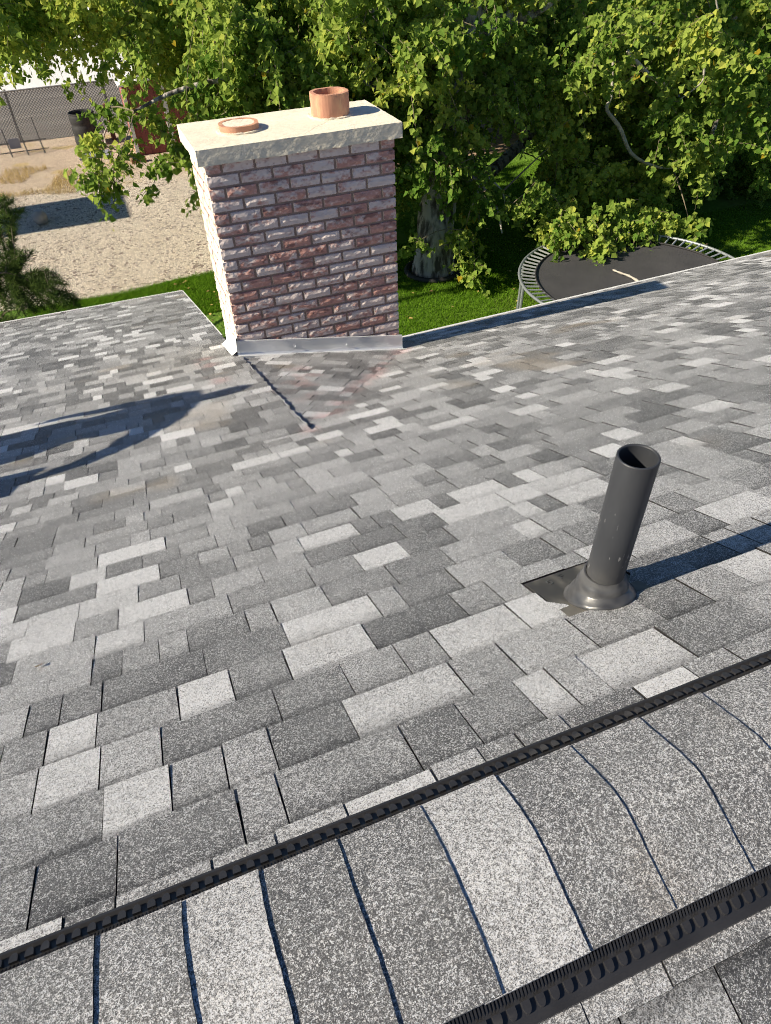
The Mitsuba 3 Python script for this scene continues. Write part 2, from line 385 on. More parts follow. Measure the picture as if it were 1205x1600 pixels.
EAVE_R = lambda x: 0.64 + 0.09 * (x - 1.24)
CX, CY = 0.017, -1.894
POLY_MAIN = [(-4.0, Y_RIDGE), (8.5, Y_RIDGE), (8.5, EAVE_R(8.5)), (1.24, EAVE_R(1.24)), (1.239, 0.0), (CX, CY), (-4.0, CY)]
POLY_LOW = [(-4.0, CY), (CX - .002, CY)] + [(CX - .013 * i / 34 - .004 + .008 * rnd.random() - (.012 if i % 2 else 0) * rnd.random(), CY - CY * i / 34) for i in range(1, 34)] + [(0.002, 0.0), (-0.004, 0.868), (0.012, 4.42), (-4.0, 4.78)]
POLY_FAC = [(CX, CY), (1.239, 0.0), (0.006, 0.0)]
POLY_BACK = [(-4.0, Y_RIDGE), (-4.0, -9.0), (8.5, -9.0), (8.5, Y_RIDGE)]

PIPE = np.array([0.096, -3.829])


def prism(poly, zt, zb):
    """closed prism over a convex plan polygon with per-vertex top / bottom; the side faces have vertices of their own (the last 2k)"""
    k = len(poly)
    top_v, bot_v = np.column_stack([poly, zt]), np.column_stack([poly, zb])
    v = np.vstack([top_v, top_v, bot_v])
    i = np.arange(1, k - 1)
    top = np.stack([i * 0, i, i + 1], 1)
    i2 = np.arange(k); j2 = (i2 + 1) % k
    side = np.vstack([np.stack([i2, i2 + k, j2 + k], 1), np.stack([i2, j2 + k, j2], 1)]) + k
    return v, np.vstack([top, side])


def lay(poly, zf, org, cdir, ddir, expo, v_from, v_to, u_from, u_to, kfun, part, lights=(), darks=(), holes=None, wscale=1.0):
    """courses of laminated shingles on one slope; returns pieces (mesh, tone uv, centre)"""
    P = sg.Polygon(poly)
    org, cdir, ddir = np.array(org, float), np.array(cdir, float), np.array(ddir, float)
    out = []
    nrow = int(math.ceil((v_to - v_from) / expo))
    for r in range(nrow):
        v0 = v_from + r * expo; v1 = v0 + expo
        u = u_from - rnd.random() * 0.24
        tooth = rnd.random() < .5
        while u < u_to:
            w = (rnd.choice([.08, .10, .13, .16, .19, .22, .26]) if tooth else rnd.choice([.08, .11, .14, .17, .21, .26])) * wscale * .75
            a, b = u, u + w
            u = b
            gap = 0.0016 if rnd.random() < .8 else 0.0024
            tap = rnd.choice([0.0, 0.0, 0.0015]) if tooth else 0
            jag = rnd.uniform(-.003, .003)
            vt = v0 - 0.028
            q = [(a + gap * .5, vt), (b - gap * .5, vt), (b - gap * .5 - tap, v1 + jag), (a + gap * .5 + tap, v1 + jag)]
            pl = np.array([org + cdir * uu + ddir * (vv + kfun(vv) * uu) for uu, vv in q])
            pp = sg.Polygon(pl)
            if not pp.is_valid:
                continue
            if not P.contains(pp):
                pp = pp.intersection(P)
            if holes is not None:
                pp = pp.difference(holes)
            th = 0.0064 if tooth else 0.0036
            th += rnd.uniform(-.0009, .0009)
            was_tooth = tooth
            tooth = (not tooth) if rnd.random() < .78 else tooth
            if pp.is_empty or pp.area < 3e-4:
                continue
            cen = org + cdir * (a + b) / 2 + ddir * ((v0 + v1) / 2 + kfun(v0) * (a + b) / 2)
            x = rnd.random()
            if was_tooth:
                tone = rnd.uniform(.39, .47) if x < .14 else rnd.uniform(.22, .32) if x < .72 else rnd.uniform(.13, .19)
            else:
                tone = rnd.uniform(.36, .43) if x < .05 else rnd.uniform(.19, .28) if x < .62 else rnd.uniform(.12, .18)
            boost = 1.3 if part == 'low_slope' else 1.18 if cen[1] > -2.3 else 1.0
            tone = min(max(.25 + (tone - .25) * boost, .09), .55)
            for (lx, ly) in lights:
                if abs((np.array([lx, ly]) - cen) @ cdir) < w / 2 and abs((np.array([lx, ly]) - cen) @ ddir) < expo / 2:
                    tone = rnd.uniform(.37, .43)
            for g in getattr(pp, 'geoms', [pp]):
                if g.geom_type != 'Polygon' or g.area < 3e-4:
                    continue
                g = sg.polygon.orient(g, 1.0)
                ring = np.array(g.exterior.coords)[:-1]
                if len(g.interiors) or not np.isclose(g.convex_hull.area, g.area, rtol=.02):
                    tv, tf = trimesh.creation.triangulate_polygon(g, engine='earcut')
                    tv, tf = np.array(tv), np.array(tf)
                    polys = [tv[t] for t in tf]
                else:
                    polys = [ring]
                ms = []
                for rg in polys:
                    if (rg[1, 0] - rg[0, 0]) * (rg[2, 1] - rg[0, 1]) - (rg[1, 1] - rg[0, 1]) * (rg[2, 0] - rg[0, 0]) < 0:
                        rg = rg[::-1]
                    rel = rg - org
                    uu, vv = rel @ cdir, rel @ ddir
                    vv = vv - np.array([kfun(x_) for x_ in vv]) * uu
                    f = np.clip((vv - v0 + 0.028) / (expo + 0.028), 0, 1)
                    hgt = 0.0004 + th * f
                    z = zf(rg[:, 0], rg[:, 1])
                    m = prism(rg, z + hgt, z - 0.003)
                    n = len(rg)
                    fe = (vv - v0) / expo
                    ms.append((m[0], m[1], np.column_stack([np.concatenate([np.full(n, tone), np.full(2 * n, .02)]), np.concatenate([fe if was_tooth else fe + 10, np.full(2 * n, .5)])])))
                out.append((cat_mesh(ms), cen, part, zf(cen[0], cen[1])))
    return out


def klin(v0, k0, v1, k1):
    return lambda v: k0 + (k1 - k0) * min(max((v - v0) / (v1 - v0), 0), 1)


CS = 1 / math.sqrt(1 + TP * TP)
LIGHTS = [(np.float64(-0.39), np.float64(-3.98)), (np.float64(-0.23), np.float64(-3.77)), (np.float64(-0.44), np.float64(-3.75)), (np.float64(-0.17), np.float64(-3.98)), (np.float64(-0.7), np.float64(-3.69)), (np.float64(-0.86), np.float64(-3.76)), (np.float64(-0.21), np.float64(-3.21)), (np.float64(-0.86), np.float64(-2.97)), (np.float64(-0.92), np.float64(-3.2)), (np.float64(-0.5), np.float64(-2.6)), (np.float64(0.04), np.float64(-3.29)), (np.float64(0.26), np.float64(-3.31)), (np.float64(0.22), np.float64(-3.2)), (np.float64(-0.37), np.float64(-3.57)), (np.float64(0.05), np.float64(-3.98)), (np.float64(0.48), np.float64(-3.21)), (np.float64(0.05), np.float64(-3.81)), (np.float64(0.09), np.float64(-3.65)), (np.float64(-0.3), np.float64(-2.18)), (np.float64(1.31), np.float64(-2.32)), (np.float64(1.2), np.float64(-3.04)), (np.float64(1.36), np.float64(-1.95)), (np.float64(1.25), np.float64(-2.73)), (np.float64(0.82), np.float64(-3.08)), (np.float64(0.56), np.float64(-2.38)), (np.float64(0.36), np.float64(-3.33)), (np.float64(0.83), np.float64(-3.3)), (np.float64(-0.14), np.float64(-2.19)), (np.float64(-0.76), np.float64(-3.9)), (np.float64(-0.44), np.float64(-4.17)), (np.float64(-1.01), np.float64(-3.23)), (np.float64(-1.05), np.float64(-3.25)), (np.float64(-0.79), np.float64(-3.42))]
pad = sg.Polygon([(PIPE[0] + a, PIPE[1] + b) for a, b in [(-.096, .03), (-.096, .123), (.096, .127), (.096, .03), (.060, -.01), (.038, -.040), (0, -.052), (-.038, -.040), (-.060, -.01)]])
pieces = lay(POLY_MAIN, z_main, (0, 0), (1, 0), (0, 1), 0.117 * CS, -4.19, 1.6, -3.0, 8.3, klin(-4.2, .02, .6, .09), 'main_slope', LIGHTS, holes=pad)
pieces += lay(POLY_LOW, z_low, (0, 0), (1, 0), (0, 1), 0.113, CY, 5.0, -3.9, 0.3, klin(-1.9, .01, 4.5, -.07), 'low_slope', LIGHTS)
D45 = np.array([0.192, 0.3063]); D45 /= np.linalg.norm(D45); C45 = np.array([D45[1], -D45[0]])
z_fac_low = lambda x, y: z_fac(x, y) - .016 * np.clip(1 - (np.asarray(x) - .01) / .30, 0, 1)
pieces += lay(POLY_FAC, z_fac_low, C_APEX, C45, D45, 0.104, -0.4, 2.6, -1.5, 1.8, lambda v: 0.0, 'valley_slope', wscale=.9)
pieces += lay(POLY_BACK, z_back, (0, Y_RIDGE), (-1, 0), (0, -1), 0.117 * CS, 0.06, 1.3, -4.0, 2.6, lambda v: 0.0, 'back_slope')

slope_key = {}
for nm, poly, zf, drop, lab in (('main_slope', POLY_MAIN, z_main, .005, None), ('low_slope', POLY_LOW, z_low, .005, None),
                                ('valley_slope', POLY_FAC, z_fac, .020, None)):
    slope_key[nm] = add(nm, plane_mesh(poly, zf, drop), 'm_felt', H)
mb = plane_mesh([(-4.0, Y_RIDGE), (-4.0, -5.2), (8.5, -5.2), (8.5, Y_RIDGE)], z_back, .005)
slope_key['back_slope'] = add('back_slope', mb, 'm_felt', H)
# the rest of the back slope, out of sight behind the ridge
mb = plane_mesh([(-4.0, -5.2), (-4.0, -9.0), (8.5, -9.0), (8.5, -5.2)], z_back, -0.004)
add('back_slope_lower', (mb[0], mb[1]), 'm_shingle', H, uv=np.tile([[.24, .5]], (len(mb[0]), 1)))


def near_rank(pc):
    c = np.array([pc[1][0], pc[1][1], float(pc[3])])
    d = c - EYE
    w = d @ LOOK
    right = np.array([0.931, -0.363, -0.036])
    ang = abs(d @ right) / max(w, .01)
    vert = abs(d @ UP) / max(w, .01)
    out = (w < .1) or ang > .56 or vert > .73
    return (out, np.linalg.norm(d))


pieces.sort(key=near_rank)
fields = {}
for i, pc in enumerate(pieces):
    m = pc[0]
    if i < 300:
        add('shingle', (m[0], m[1]), 'm_shingle', slope_key[pc[2]], uv=m[2])
    else:
        fields.setdefault(pc[2], []).append(m)
for nm, ms in fields.items():
    m = cat_mesh(ms)
    add('shingle_field', (m[0], m[1]), 'm_shingle', slope_key[nm], uv=m[2], kind='stuff')

# drip edges along the eaves and the rake
def strip(pts, zf, w, h, key, name='drip_edge'):
    ms = []
    for (a, b) in zip(pts[:-1], pts[1:]):
        a, b = np.array(a, float), np.array(b, float)
        d = (b - a) / np.linalg.norm(b - a); n = np.array([d[1], -d[0]])
        # n points outwards
        q = np.array([a, b, b + n * w, a + n * w])
        z = zf(np.array([a[0], b[0], b[0], a[0]]), np.array([a[1], b[1], b[1], a[1]]))
        if (q[1, 0] - q[0, 0]) * (q[2, 1] - q[0, 1]) - (q[1, 1] - q[0, 1]) * (q[2, 0] - q[0, 0]) < 0:
            q, z = q[::-1], z[::-1]
        ms.append(prism(q, z + .004, z - h))
    return add(name, cat_mesh(ms), 'm_drip', key)


strip([(8.5, EAVE_R(8.5)), (1.245, EAVE_R(1.245))][::-1], lambda x, y: z_main(x, y), -.022, .10, H)
strip([(-4.0, 4.78), (0.012, 4.42)], z_low, -.02, .05, H)
strip([(0.012, 4.42), (-0.004, 0.88)], z_low, -.010, .03, H)

# walls under the roof
add('wall', box((-3.8, -8.8, ZG), (8.2, -0.1, -1.75)), 'm_wall', H)
for px in (-3.7, -1.9, -0.2):
    add('porch_post', box((px - .05, 4.1, ZG), (px + .05, 4.2, -2.66)), 'm_wall', H)

# ridge vent
R = key_for('ridge_vent', H)
XR0, XR1, KR = -3.98, 7.0, .672


def prof(d, h):
    """point on the ridge cross section, d metres from the ridge line (+ = far side), h above the slope plane"""
    d, h = d * KR, h * KR
    return np.array([Y_RIDGE + d, Z_RIDGE - TP * abs(d) + h])


def extrude_profile(pts, x0, x1):
    pts = np.array(pts)
    k = len(pts)
    v = np.vstack([np.column_stack([np.full(k, x0), pts]), np.column_stack([np.full(k, x1), pts])])
    i = np.arange(k); j = (i + 1) % k
    f = np.vstack([np.stack([i, j, j + k], 1), np.stack([i, j + k, i + k], 1)])
    tv = sg.Polygon(pts)
    t, tf = trimesh.creation.triangulate_polygon(tv, engine='earcut')
    t = np.array(t); tf = np.array(tf)
    n = len(v)
    v = np.vstack([v, np.column_stack([np.full(len(t), x0), t]), np.column_stack([np.full(len(t), x1), t])])
    f = np.vstack([f, tf[:, ::-1] + n, tf + n + len(t)])
    return v, f


bp = [prof(-.214, .008), prof(-.214, .018), prof(-.205, .015), prof(-.150, .014)] + [prof(d, .014) for d in (-.08, 0, .08)] + [prof(.150, .014), prof(.200, .013), prof(.206, .021), prof(.211, .021), prof(.212, .004), prof(0.08, .001), prof(0, .001), prof(-.08, .001)]
put_mesh(R, extrude_profile(bp, XR0, XR1), 'm_vent')
# louvre ribs under the edge of the caps, both sides
ribs = []
for s in (-1, 1):
    x = XR0 + .003
    while x < XR1:
        wv = .0022 + .0003 * math.sin(x * 91)
        hh = .0265 + rnd.uniform(-.0006, .0006)
        pts = [prof(s * .150, .013), prof(s * .1575, hh), prof(s * .1625, hh - .001), prof(s * .1905, .008), prof(s * .1905, .004)]
        if s < 0:
            pts = pts[::-1]
        ribs.append(extrude_profile(pts, x, x + wv))
        x += .0042
add('louvre_ribs', cat_mesh(ribs), 'm_vent', R, kind='stuff')
for s in (-1, 1):
    teeth = []
    x = XR0
    while x < XR1:
        w = .0098
        arc = []
        for t in np.linspace(0, math.pi, 7):
            arc.append((x + w / 2 - w / 2 * math.cos(t), (.190 + .010 * math.sin(t)) * KR))
        pl = [(x, .183 * KR)] + arc + [(x + w, .183 * KR)]
        pl = np.array(pl)
        y = Y_RIDGE + s * pl[:, 1]
        q = np.column_stack([pl[:, 0], y])
        z = Z_RIDGE - TP * np.abs(pl[:, 1])
        if sg.Polygon(q).exterior.is_ccw is False:
            q, z = q[::-1], z[::-1]
        teeth.append(prism(q, z + .022 * KR, z + .002))
        x += .0172
    add('baffle_teeth', cat_mesh(teeth), 'm_vent', R, kind='stuff')

# cap shingles bent over the ridge
joints = [-1.39, -1.28, -1.17, -1.05, -.935, -.819, -.722, -.631, -.532, -.42, -.313, -.199, -.089, .015, .123, .232, .342, .452, .562, .672, .782, .892, 1.0, 1.11]
tones = [.22, .18, .24, .20, .22, .22, .33, .165, .175, .33, .19, .21, .18, .21, .24, .20, .28, .20, .18, .24, .20, .20, .23]
while joints[-1] < 6.9:
    joints.append(joints[-1] + rnd.uniform(.107, .113))
while joints[0] > -3.8:
    joints.insert(0, joints[0] - rnd.uniform(.107, .113))
    tones.insert(0, rnd.choice([.2, .24, .22, .26, .36]))
while len(tones) < len(joints):
    tones.append(rnd.choice([.2, .24, .22, .26, .36]))
for i in range(len(joints) - 1):
    x0, x1 = joints[i] - .02, joints[i + 1]
    ds = np.linspace(-.167, .163, 19) * KR
    nx = 10
    vs, fs = [], []
    for lay_ in (0, 1):
        for a in range(nx + 1):
            f = a / nx
            for d in ds:
                x = x0 + (x1 - x0) * f + (.0010 * math.sin(d * 40 + i) + .0004 * math.sin(d * 310 + 2 * i)) * (1 if a == nx else 0)
                h = .0184 + .0046 * f - (.0034 if lay_ else 0)
                z = Z_RIDGE + h - TP * (math.sqrt(d * d + .030 ** 2) - .010)
                # slight sag between the ends
                vs.append((x, Y_RIDGE + d * (1 + .006 * math.sin(i * 2.3)), z + .0006 * math.sin(9 * d + i)))
    k = len(ds)
    n1 = (nx + 1) * k
    for a in range(nx):
        for b in range(k - 1):
            q = [a * k + b, (a + 1) * k + b, (a + 1) * k + b + 1, a * k + b + 1]
            fs += [[q[0], q[1], q[2]], [q[0], q[2], q[3]]]
            fs += [[q[0] + n1, q[2] + n1, q[1] + n1], [q[0] + n1, q[3] + n1, q[2] + n1]]
    ncap = len(vs)
    endv = [vs[nx * k + b] for b in range(k)] + [vs[nx * k + b + n1] for b in range(k)]
    vs = list(vs) + endv
    for b in range(k - 1):
        q = [ncap + b, ncap + b + 1]
        fs += [[q[0], q[0] + k, q[1] + k], [q[0], q[1] + k, q[1]]]
    for a in range(nx):
        for e in (0, k - 1):
            q = [a * k + e, (a + 1) * k + e]
            fs += [[q[0], q[0] + n1, q[1] + n1], [q[0], q[1] + n1, q[1]]]
    vs = np.array(vs)
    add('cap_shingle', (vs, np.array(fs)), 'm_shingle', R, uv=np.vstack([np.tile([[tones[i], .5]], (ncap, 1)), np.tile([[.02, .5]], (len(vs) - ncap, 1))]))

# ------------------------------------------------------------------ chimney
CH = key_for('chimney', H)
W, D, HC = 1.204, 0.60, 0.0732
ZT = 0.052
put_mesh(CH, box((.014, .014, ZG), (W - .014, D - .014, ZT + .02)), 'm_mortar')
tag(CH, 'red and grey lime washed brick chimney with cream concrete cap')


def brick(lo, hi, seed):
    lo, hi = np.array(lo), np.array(hi)
    nx, ny, nz = [max(2, int(round(s / .03))) for s in (hi - lo)]
    m = trimesh.creation.box(extents=(1, 1, 1))
    # grid box
    vs, fs, n = [], [], 0
    for ax in range(3):
        o = [i for i in range(3) if i != ax]
        na, nb = (nx, ny, nz)[o[0]], (nx, ny, nz)[o[1]]
        for side in (0, 1):
            A, B = np.meshgrid(np.linspace(0, 1, na + 1), np.linspace(0, 1, nb + 1), indexing='ij')
            p = np.zeros((na + 1, nb + 1, 3)); p[..., o[0]] = A; p[..., o[1]] = B; p[..., ax] = side
            idx = np.arange((na + 1) * (nb + 1)).reshape(na + 1, nb + 1) + n
            q = np.stack([idx[:-1, :-1], idx[1:, :-1], idx[1:, 1:], idx[:-1, 1:]], -1).reshape(-1, 4)
            flip = (side == 1) ^ (ax == 1)
            if not flip:
                q = q[:, ::-1]
            vs.append(p.reshape(-1, 3)); fs.append(np.vstack([q[:, [0, 1, 2]], q[:, [0, 2, 3]]])); n += p.shape[0] * p.shape[1]
    t = np.vstack(vs)
    p = lo + t * (hi - lo)
    c = (lo + hi) / 2
    # rounded, hand-made faces: edges eased, faces rough
    e = np.minimum(t, 1 - t) * (hi - lo)
    nearedge = (e < 1e-6).sum(1)
    ease = np.where(nearedge >= 2, .0045, 0)[:, None]
    p = p + np.sign(c - p) * ease * ((e < 1e-6))
    nz_ = np.stack([meshkit.fbm(p * 21 + 13.7 * seed + k * 40, 3, seed=k) for k in range(3)], -1) - .5
    amp = np.where(nearedge >= 2, .002, .0105)[:, None]
    p = p + nz_ * amp
    return p, np.vstack(fs)


MX, MY = W / 6, D / 3.0
g = .0085
hidden = []
bi = 0
for r in range(22):
    z1 = ZT - r * HC - .002
    z0 = z1 - HC + g
    odd = r % 2 == 0
    def put(lo, hi, front):
        global bi
        bi += 1
        m = brick(lo, hi, bi)
        k = rnd.random()
        if front:
            add('brick', m, 'm_brick', CH, smooth=False, uv=np.tile([[k, .5]], (len(m[0]), 1)))
        else:
            hidden.append((m[0], m[1], np.tile([[k, .5]], (len(m[0]), 1))))
    jx = lambda: rnd.uniform(-.002, .002)
    zlim = float(z_low(0, 0)) if r < 22 else 0
    vis = z1 > -1.40
    visl = z1 > -1.20
    # front face
    if odd:
        put((0, 0, z0), (MX / 2 - g / 2, MY - g, z1), vis)
        for i in range(5):
            put((MX / 2 + i * MX + g / 2 + jx(), jx(), z0 + jx() * .5), (MX / 2 + (i + 1) * MX - g / 2 + jx(), .09, z1), vis)
        put((W - MX / 2 + g / 2, 0, z0), (W, MY - g, z1), vis)
        for i in range(1, 3):
            put((jx(), i * MY, z0), (.09, (i + 1) * MY - g, z1), visl)
        pass
    else:
        for i in range(6):
            put((i * MX + (g / 2 if i else 0), jx() if 0 < i < 5 else 0, z0 + jx() * .5), ((i + 1) * MX - (g / 2 if i < 5 else 0), .09, z1), vis)
        for i in range(3):
            put((jx(), .09 + g + i * MY * .86, z0), (.09, .09 + (i + 1) * MY * .86, z1), visl)
    # far and right faces, seen only from elsewhere
    for i in range(6):
        put((i * MX + g / 2, D - .09, z0), ((i + 1) * MX - g / 2, D, z1), False)
    for i in range(2):
        put((W - .09, MY * (i + (1 if odd else .6)), z0), (W, MY * (i + (1 if odd else .6) + 1) - g, z1), False)
m = cat_mesh(hidden)
add('brick_courses', (m[0], m[1]), 'm_brick', CH, uv=m[2], kind='stuff')


# concrete cap with broken lower edge
def rough_box(lo, hi, step, amp, fr, seed=0):
    m = trimesh.creation.box(bounds=[lo, hi])
    m = m.subdivide_to_size(step)
    m.merge_vertices()
    v = np.array(m.vertices)
    d = np.stack([meshkit.fbm(v * fr + k * 31 + seed, 3, seed=k) for k in range(3)], -1) - .5
    low = np.clip((lo[2] + .03 - v[:, 2]) / .03, 0, 1)[:, None]
    return v + d * amp * (1 + 2.2 * low), np.array(m.faces)


add('cap_slab', rough_box((-.036, -.036, ZT - .004), (W + .036, D + .036, ZT + .084), .018, .0032, 24), 'm_concrete', CH, smooth=40)


def rounded_rect(cx, cy, w, d, r):
    return sg.box(cx - w / 2 + r, cy - d / 2 + r, cx + w / 2 - r, cy + d / 2 - r).buffer(r, quad_segs=8)


ztop = ZT + .084
for (fx, fy, hh, filled) in ((.295, .30, .040, True), (.905, .36, .135, False)):
    o = rounded_rect(fx, fy, .240, .225, .098); inn = rounded_rect(fx, fy, .192, .177, .078)
    ring = trimesh.creation.extrude_polygon(o.difference(inn), hh + .03, engine='earcut')
    ring = ring.subdivide_to_size(.03); ring.apply_translation((0, 0, ztop - .03))
    v = np.array(ring.vertices); v += (np.stack([meshkit.fbm(v * 20 + k * 9, 2, seed=k) for k in range(3)], -1) - .5) * .006
    fk = add('flue', (v, np.array(ring.faces)), 'm_clay', CH, smooth=35, label='low clay flue filled flush with mortar' if filled else 'open round cornered clay flue pot')
    collar = rounded_rect(fx, fy, .280, .262, .115).difference(rounded_rect(fx, fy, .215, .2, .085))
    c = trimesh.creation.extrude_polygon(collar, .02, engine='earcut').subdivide_to_size(.02); c.apply_translation((0, 0, ztop - .012))
    v = np.array(c.vertices); v += (np.stack([meshkit.fbm(v * 40 + k * 9, 2, seed=k) for k in range(3)], -1) - .5) * .010
    add('mortar_collar', (v, np.array(c.faces)), 'm_concrete', CH, smooth=40)
    if filled:
        fl = trimesh.creation.extrude_polygon(rounded_rect(fx, fy, .196, .181, .08), .05, engine='earcut').subdivide_to_size(.03); fl.apply_translation((0, 0, ztop + hh - .052))
        v = np.array(fl.vertices); v[:, 2] += np.where(v[:, 2] > ztop + hh - .01, (meshkit.fbm(v * 25, 2) - .5) * .01, 0)
        add('mortar_fill', (v, np.array(fl.faces)), 'm_concrete', CH, smooth=40)

# flashing at the foot of the chimney
zA, zB = -1.195, -1.428
t_ = .004
v = []
up = .112
front = [(-.012, zA, -.008), (W + .012, zB, -.008)]
vs, fs = [], []
N = 24
prof_f = [(-.012, up), (-.013, .022), (-.020, .010), (-.050, .008), (-.052, .004), (-.020, .002), (.0, .0), (.0, up)]
for i in range(N + 1):
    f = i / N
    x = -.014 + (W + .028) * f
    zb = zA + (zB - zA) * f + .006
    for (dy, dz) in prof_f:
        wob = .0015 * math.sin(i * 1.7) if dz == up else 0
        flare = (.045 * max(0, (f - .96) / .04)) if dy < -.03 else 0
        vs.append((x + flare, dy + wob, zb + dz - (.0 if dz > .05 else dy * -.0)))
k = len(prof_f)
for i in range(N):
    for j in range(k):
        a, b = i * k + j, i * k + (j + 1) % k
        fs += [[a, b, b + k], [a, b + k, a + k]]
add('front_flashing', (np.array(vs), np.array(fs)), 'm_flashing', CH, smooth=25)
hem = [(-.016 + (W + .05) * i / 24, -.046 + .0012 * math.sin(i * 2.1), zA + (zB - zA) * i / 24 + .017) for i in range(25)]
add('flashing_hem', tube(hem, .0065, 6), 'm_drip', CH, smooth=True, label='bright folded hem along the foot of the flashing')
vs, fs = [], []
for i in range(9):
    f = i / 8
    y = -.02 + (D - .10) * f
    zb = float(z_low(0, y)) + .008
    for (dx, dz) in [(-.012, .125), (-.018, .03), (-.045, .012), (-.060, .006), (-.02, .002), (0, 0), (0, .125)]:
        vs.append((dx * 1.0 + .002, y, zb + dz))
k = 7
for i in range(8):
    for j in range(k):
        a, b = i * k + j, i * k + (j + 1) % k
        fs += [[a, b + k, b], [a, a + k, b + k]]
add('side_flashing', (np.array(vs), np.array(fs)), 'm_drip', CH, smooth=25)
for fx in (.40, .78):
    zz = zA + (zB - zA) * fx / W + .06
    sc = trimesh.creation.cylinder(.006, .006, sections=10, transform=trimesh.transformations.rotation_matrix(math.pi / 2, (1, 0, 0)))
    sc.apply_translation((fx, -.016, zz))
    add('flashing_screw', (np.array(sc.vertices), np.array(sc.faces)), 'm_flashing', CH)
# the gap of the cut shingle edge where the low slope ends over the valley slope is real depth

# ------------------------------------------------------------------ vent pipe
VP = thing('vent_pipe', 'dark grey plastic plumbing vent pipe rising from a black rubber boot on the shingles', 'vent pipe')
zb = float(z_main(0, PIPE[1]))
lean = np.array([.010, -.010])
zt = .554
lean = np.array([.007, -.007])
def lean_mesh(m, z0_, z1_):
    v = m[0].copy(); f = np.clip((v[:, 2] - z0_) / (z1_ - z0_), 0, 1)
    v[:, 0] += PIPE[0] + lean[0] * f; v[:, 1] += PIPE[1] + lean[1] * f
    return v, m[1]
pm = lathe([(.0345, zb - .02), (.0347, zt - .0015), (.0335, zt), (.0312, zt - .0003), (.0302, zt - .002), (.0302, zb - .02)], 64)
add('pipe', lean_mesh(pm, zb, zt), 'm_pipe', VP, smooth=30)
# boot: cone collar following the slope
bp_ = [(.065, .003), (.0645, .008), (.060, .012), (.055, .020), (.0500, .026), (.0478, .030), (.0465, .040), (.0430, .048), (.0400, .053), (.0385, .060), (.0370, .064), (.034, .064)]
bm = lathe(bp_, 64)
v = bm[0].copy()
fade = np.clip(1 - (v[:, 2] - .008) / .055, 0, 1)
v[:, 2] = zb + v[:, 2] - TP * v[:, 1] * fade + 0.002
v[:, 0] += PIPE[0]; v[:, 1] += PIPE[1]
add('boot_collar', (v, bm[1]), 'm_boot', VP, smooth=35)
pl = sg.Polygon([(PIPE[0] + a, PIPE[1] + b) for a, b in [(-.091, -.04), (.091, -.04), (.091, .121), (-.091, .117)]])
ring = np.array(sg.polygon.orient(pl, 1.0).exterior.coords)[:-1]
zr = z_main(ring[:, 0], ring[:, 1])
add('boot_base', prism(ring, zr + .0035, zr - .003), 'm_boot_base', VP)
for (tx, dx, dy) in (('5', -.055, .084), ('F', -.022, .092)):
    tm = meshkit.text_mesh(tx, .016, .0016)
    v = np.array(tm.vertices)
    x = PIPE[0] + dx + v[:, 0]; y = PIPE[1] + dy + v[:, 1]
    add('moulded_letter', (np.column_stack([x, y, z_main(x, y) + .0035 + v[:, 2]]), np.array(tm.faces)), 'm_boot', VP)

# ------------------------------------------------------------------ trampoline
TR = thing('trampoline', 'large round trampoline with dark grey mat on the lawn below the eave', 'trampoline')
tc, tr_, tz = np.array([6.6, 3.9]), 1.74, -3.40
ang = np.linspace(0, 2 * np.pi, 97)
rim = np.column_stack([tc[0] + tr_ * np.cos(ang), tc[1] + tr_ * np.sin(ang), np.full(97, tz)])
add('rim', tube(rim, .022, 8, cap=False), 'm_frame', TR, smooth=True)
mr = 1.50
a2 = np.linspace(0, 2 * np.pi, 96, endpoint=False)
rr_ = np.linspace(0, mr, 14)
mv = np.array([[tc[0] + r * math.cos(t), tc[1] + r * math.sin(t), tz - .03 - .05 * (1 - (r / mr) ** 2) + .012 * math.sin(3 * t + r * 2) * (r / mr)] for r in rr_ for t in a2])
mf = []
for i in range(13):
    for j in range(96):
        a, b, c, d = i * 96 + j, (i + 1) * 96 + j, (i + 1) * 96 + (j + 1) % 96, i * 96 + (j + 1) % 96
        mf += [[a, b, c], [a, c, d]]
n = len(mv)
mv2 = mv.copy(); mv2[:, 2] -= .006
mf = np.array(mf)
add('mat', (np.vstack([mv, mv2]), np.vstack([mf, mf[:, ::-1] + n])), 'm_black_mat', TR, smooth=True)
hem = np.column_stack([tc[0] + (mr - .01) * np.cos(ang), tc[1] + (mr - .01) * np.sin(ang), np.full(97, tz - .022)])
add('mat_hem', tube(hem, .014, 6, cap=False), 'm_rubber', TR, smooth=True)
for i in range(80):
    t = i * 2 * math.pi / 80
    e = np.array([math.cos(t), math.sin(t)])
    p0, p1 = tc + e * (mr + .0), tc + e * (tr_ - .018)
    add('spring', tube([[p0[0], p0[1], tz - .024], [p1[0], p1[1], tz + .002]], .014, 5), 'm_steel', TR)
for i in range(4):
    t = math.radians(150 + 90 * i)
    for dt in (-.28, .28):
        e = np.array([math.cos(t + dt), math.sin(t + dt)])
        p = tc + e * tr_
        q = tc + np.array([math.cos(t + dt), math.sin(t + dt)]) * (tr_ + .03)
        add('leg', tube([[p[0], p[1], tz], [q[0], q[1], ZG + .03]], .024, 8), 'm_frame', TR)
    pa = [tc[0] + math.cos(t - .28) * (tr_ + .03), tc[1] + math.sin(t - .28) * (tr_ + .03), ZG + .03]
    pb = [tc[0] + math.cos(t + .28) * (tr_ + .03), tc[1] + math.sin(t + .28) * (tr_ + .03), ZG + .03]
    add('foot_bar', tube([pa, pb], .024, 8), 'm_frame', TR)
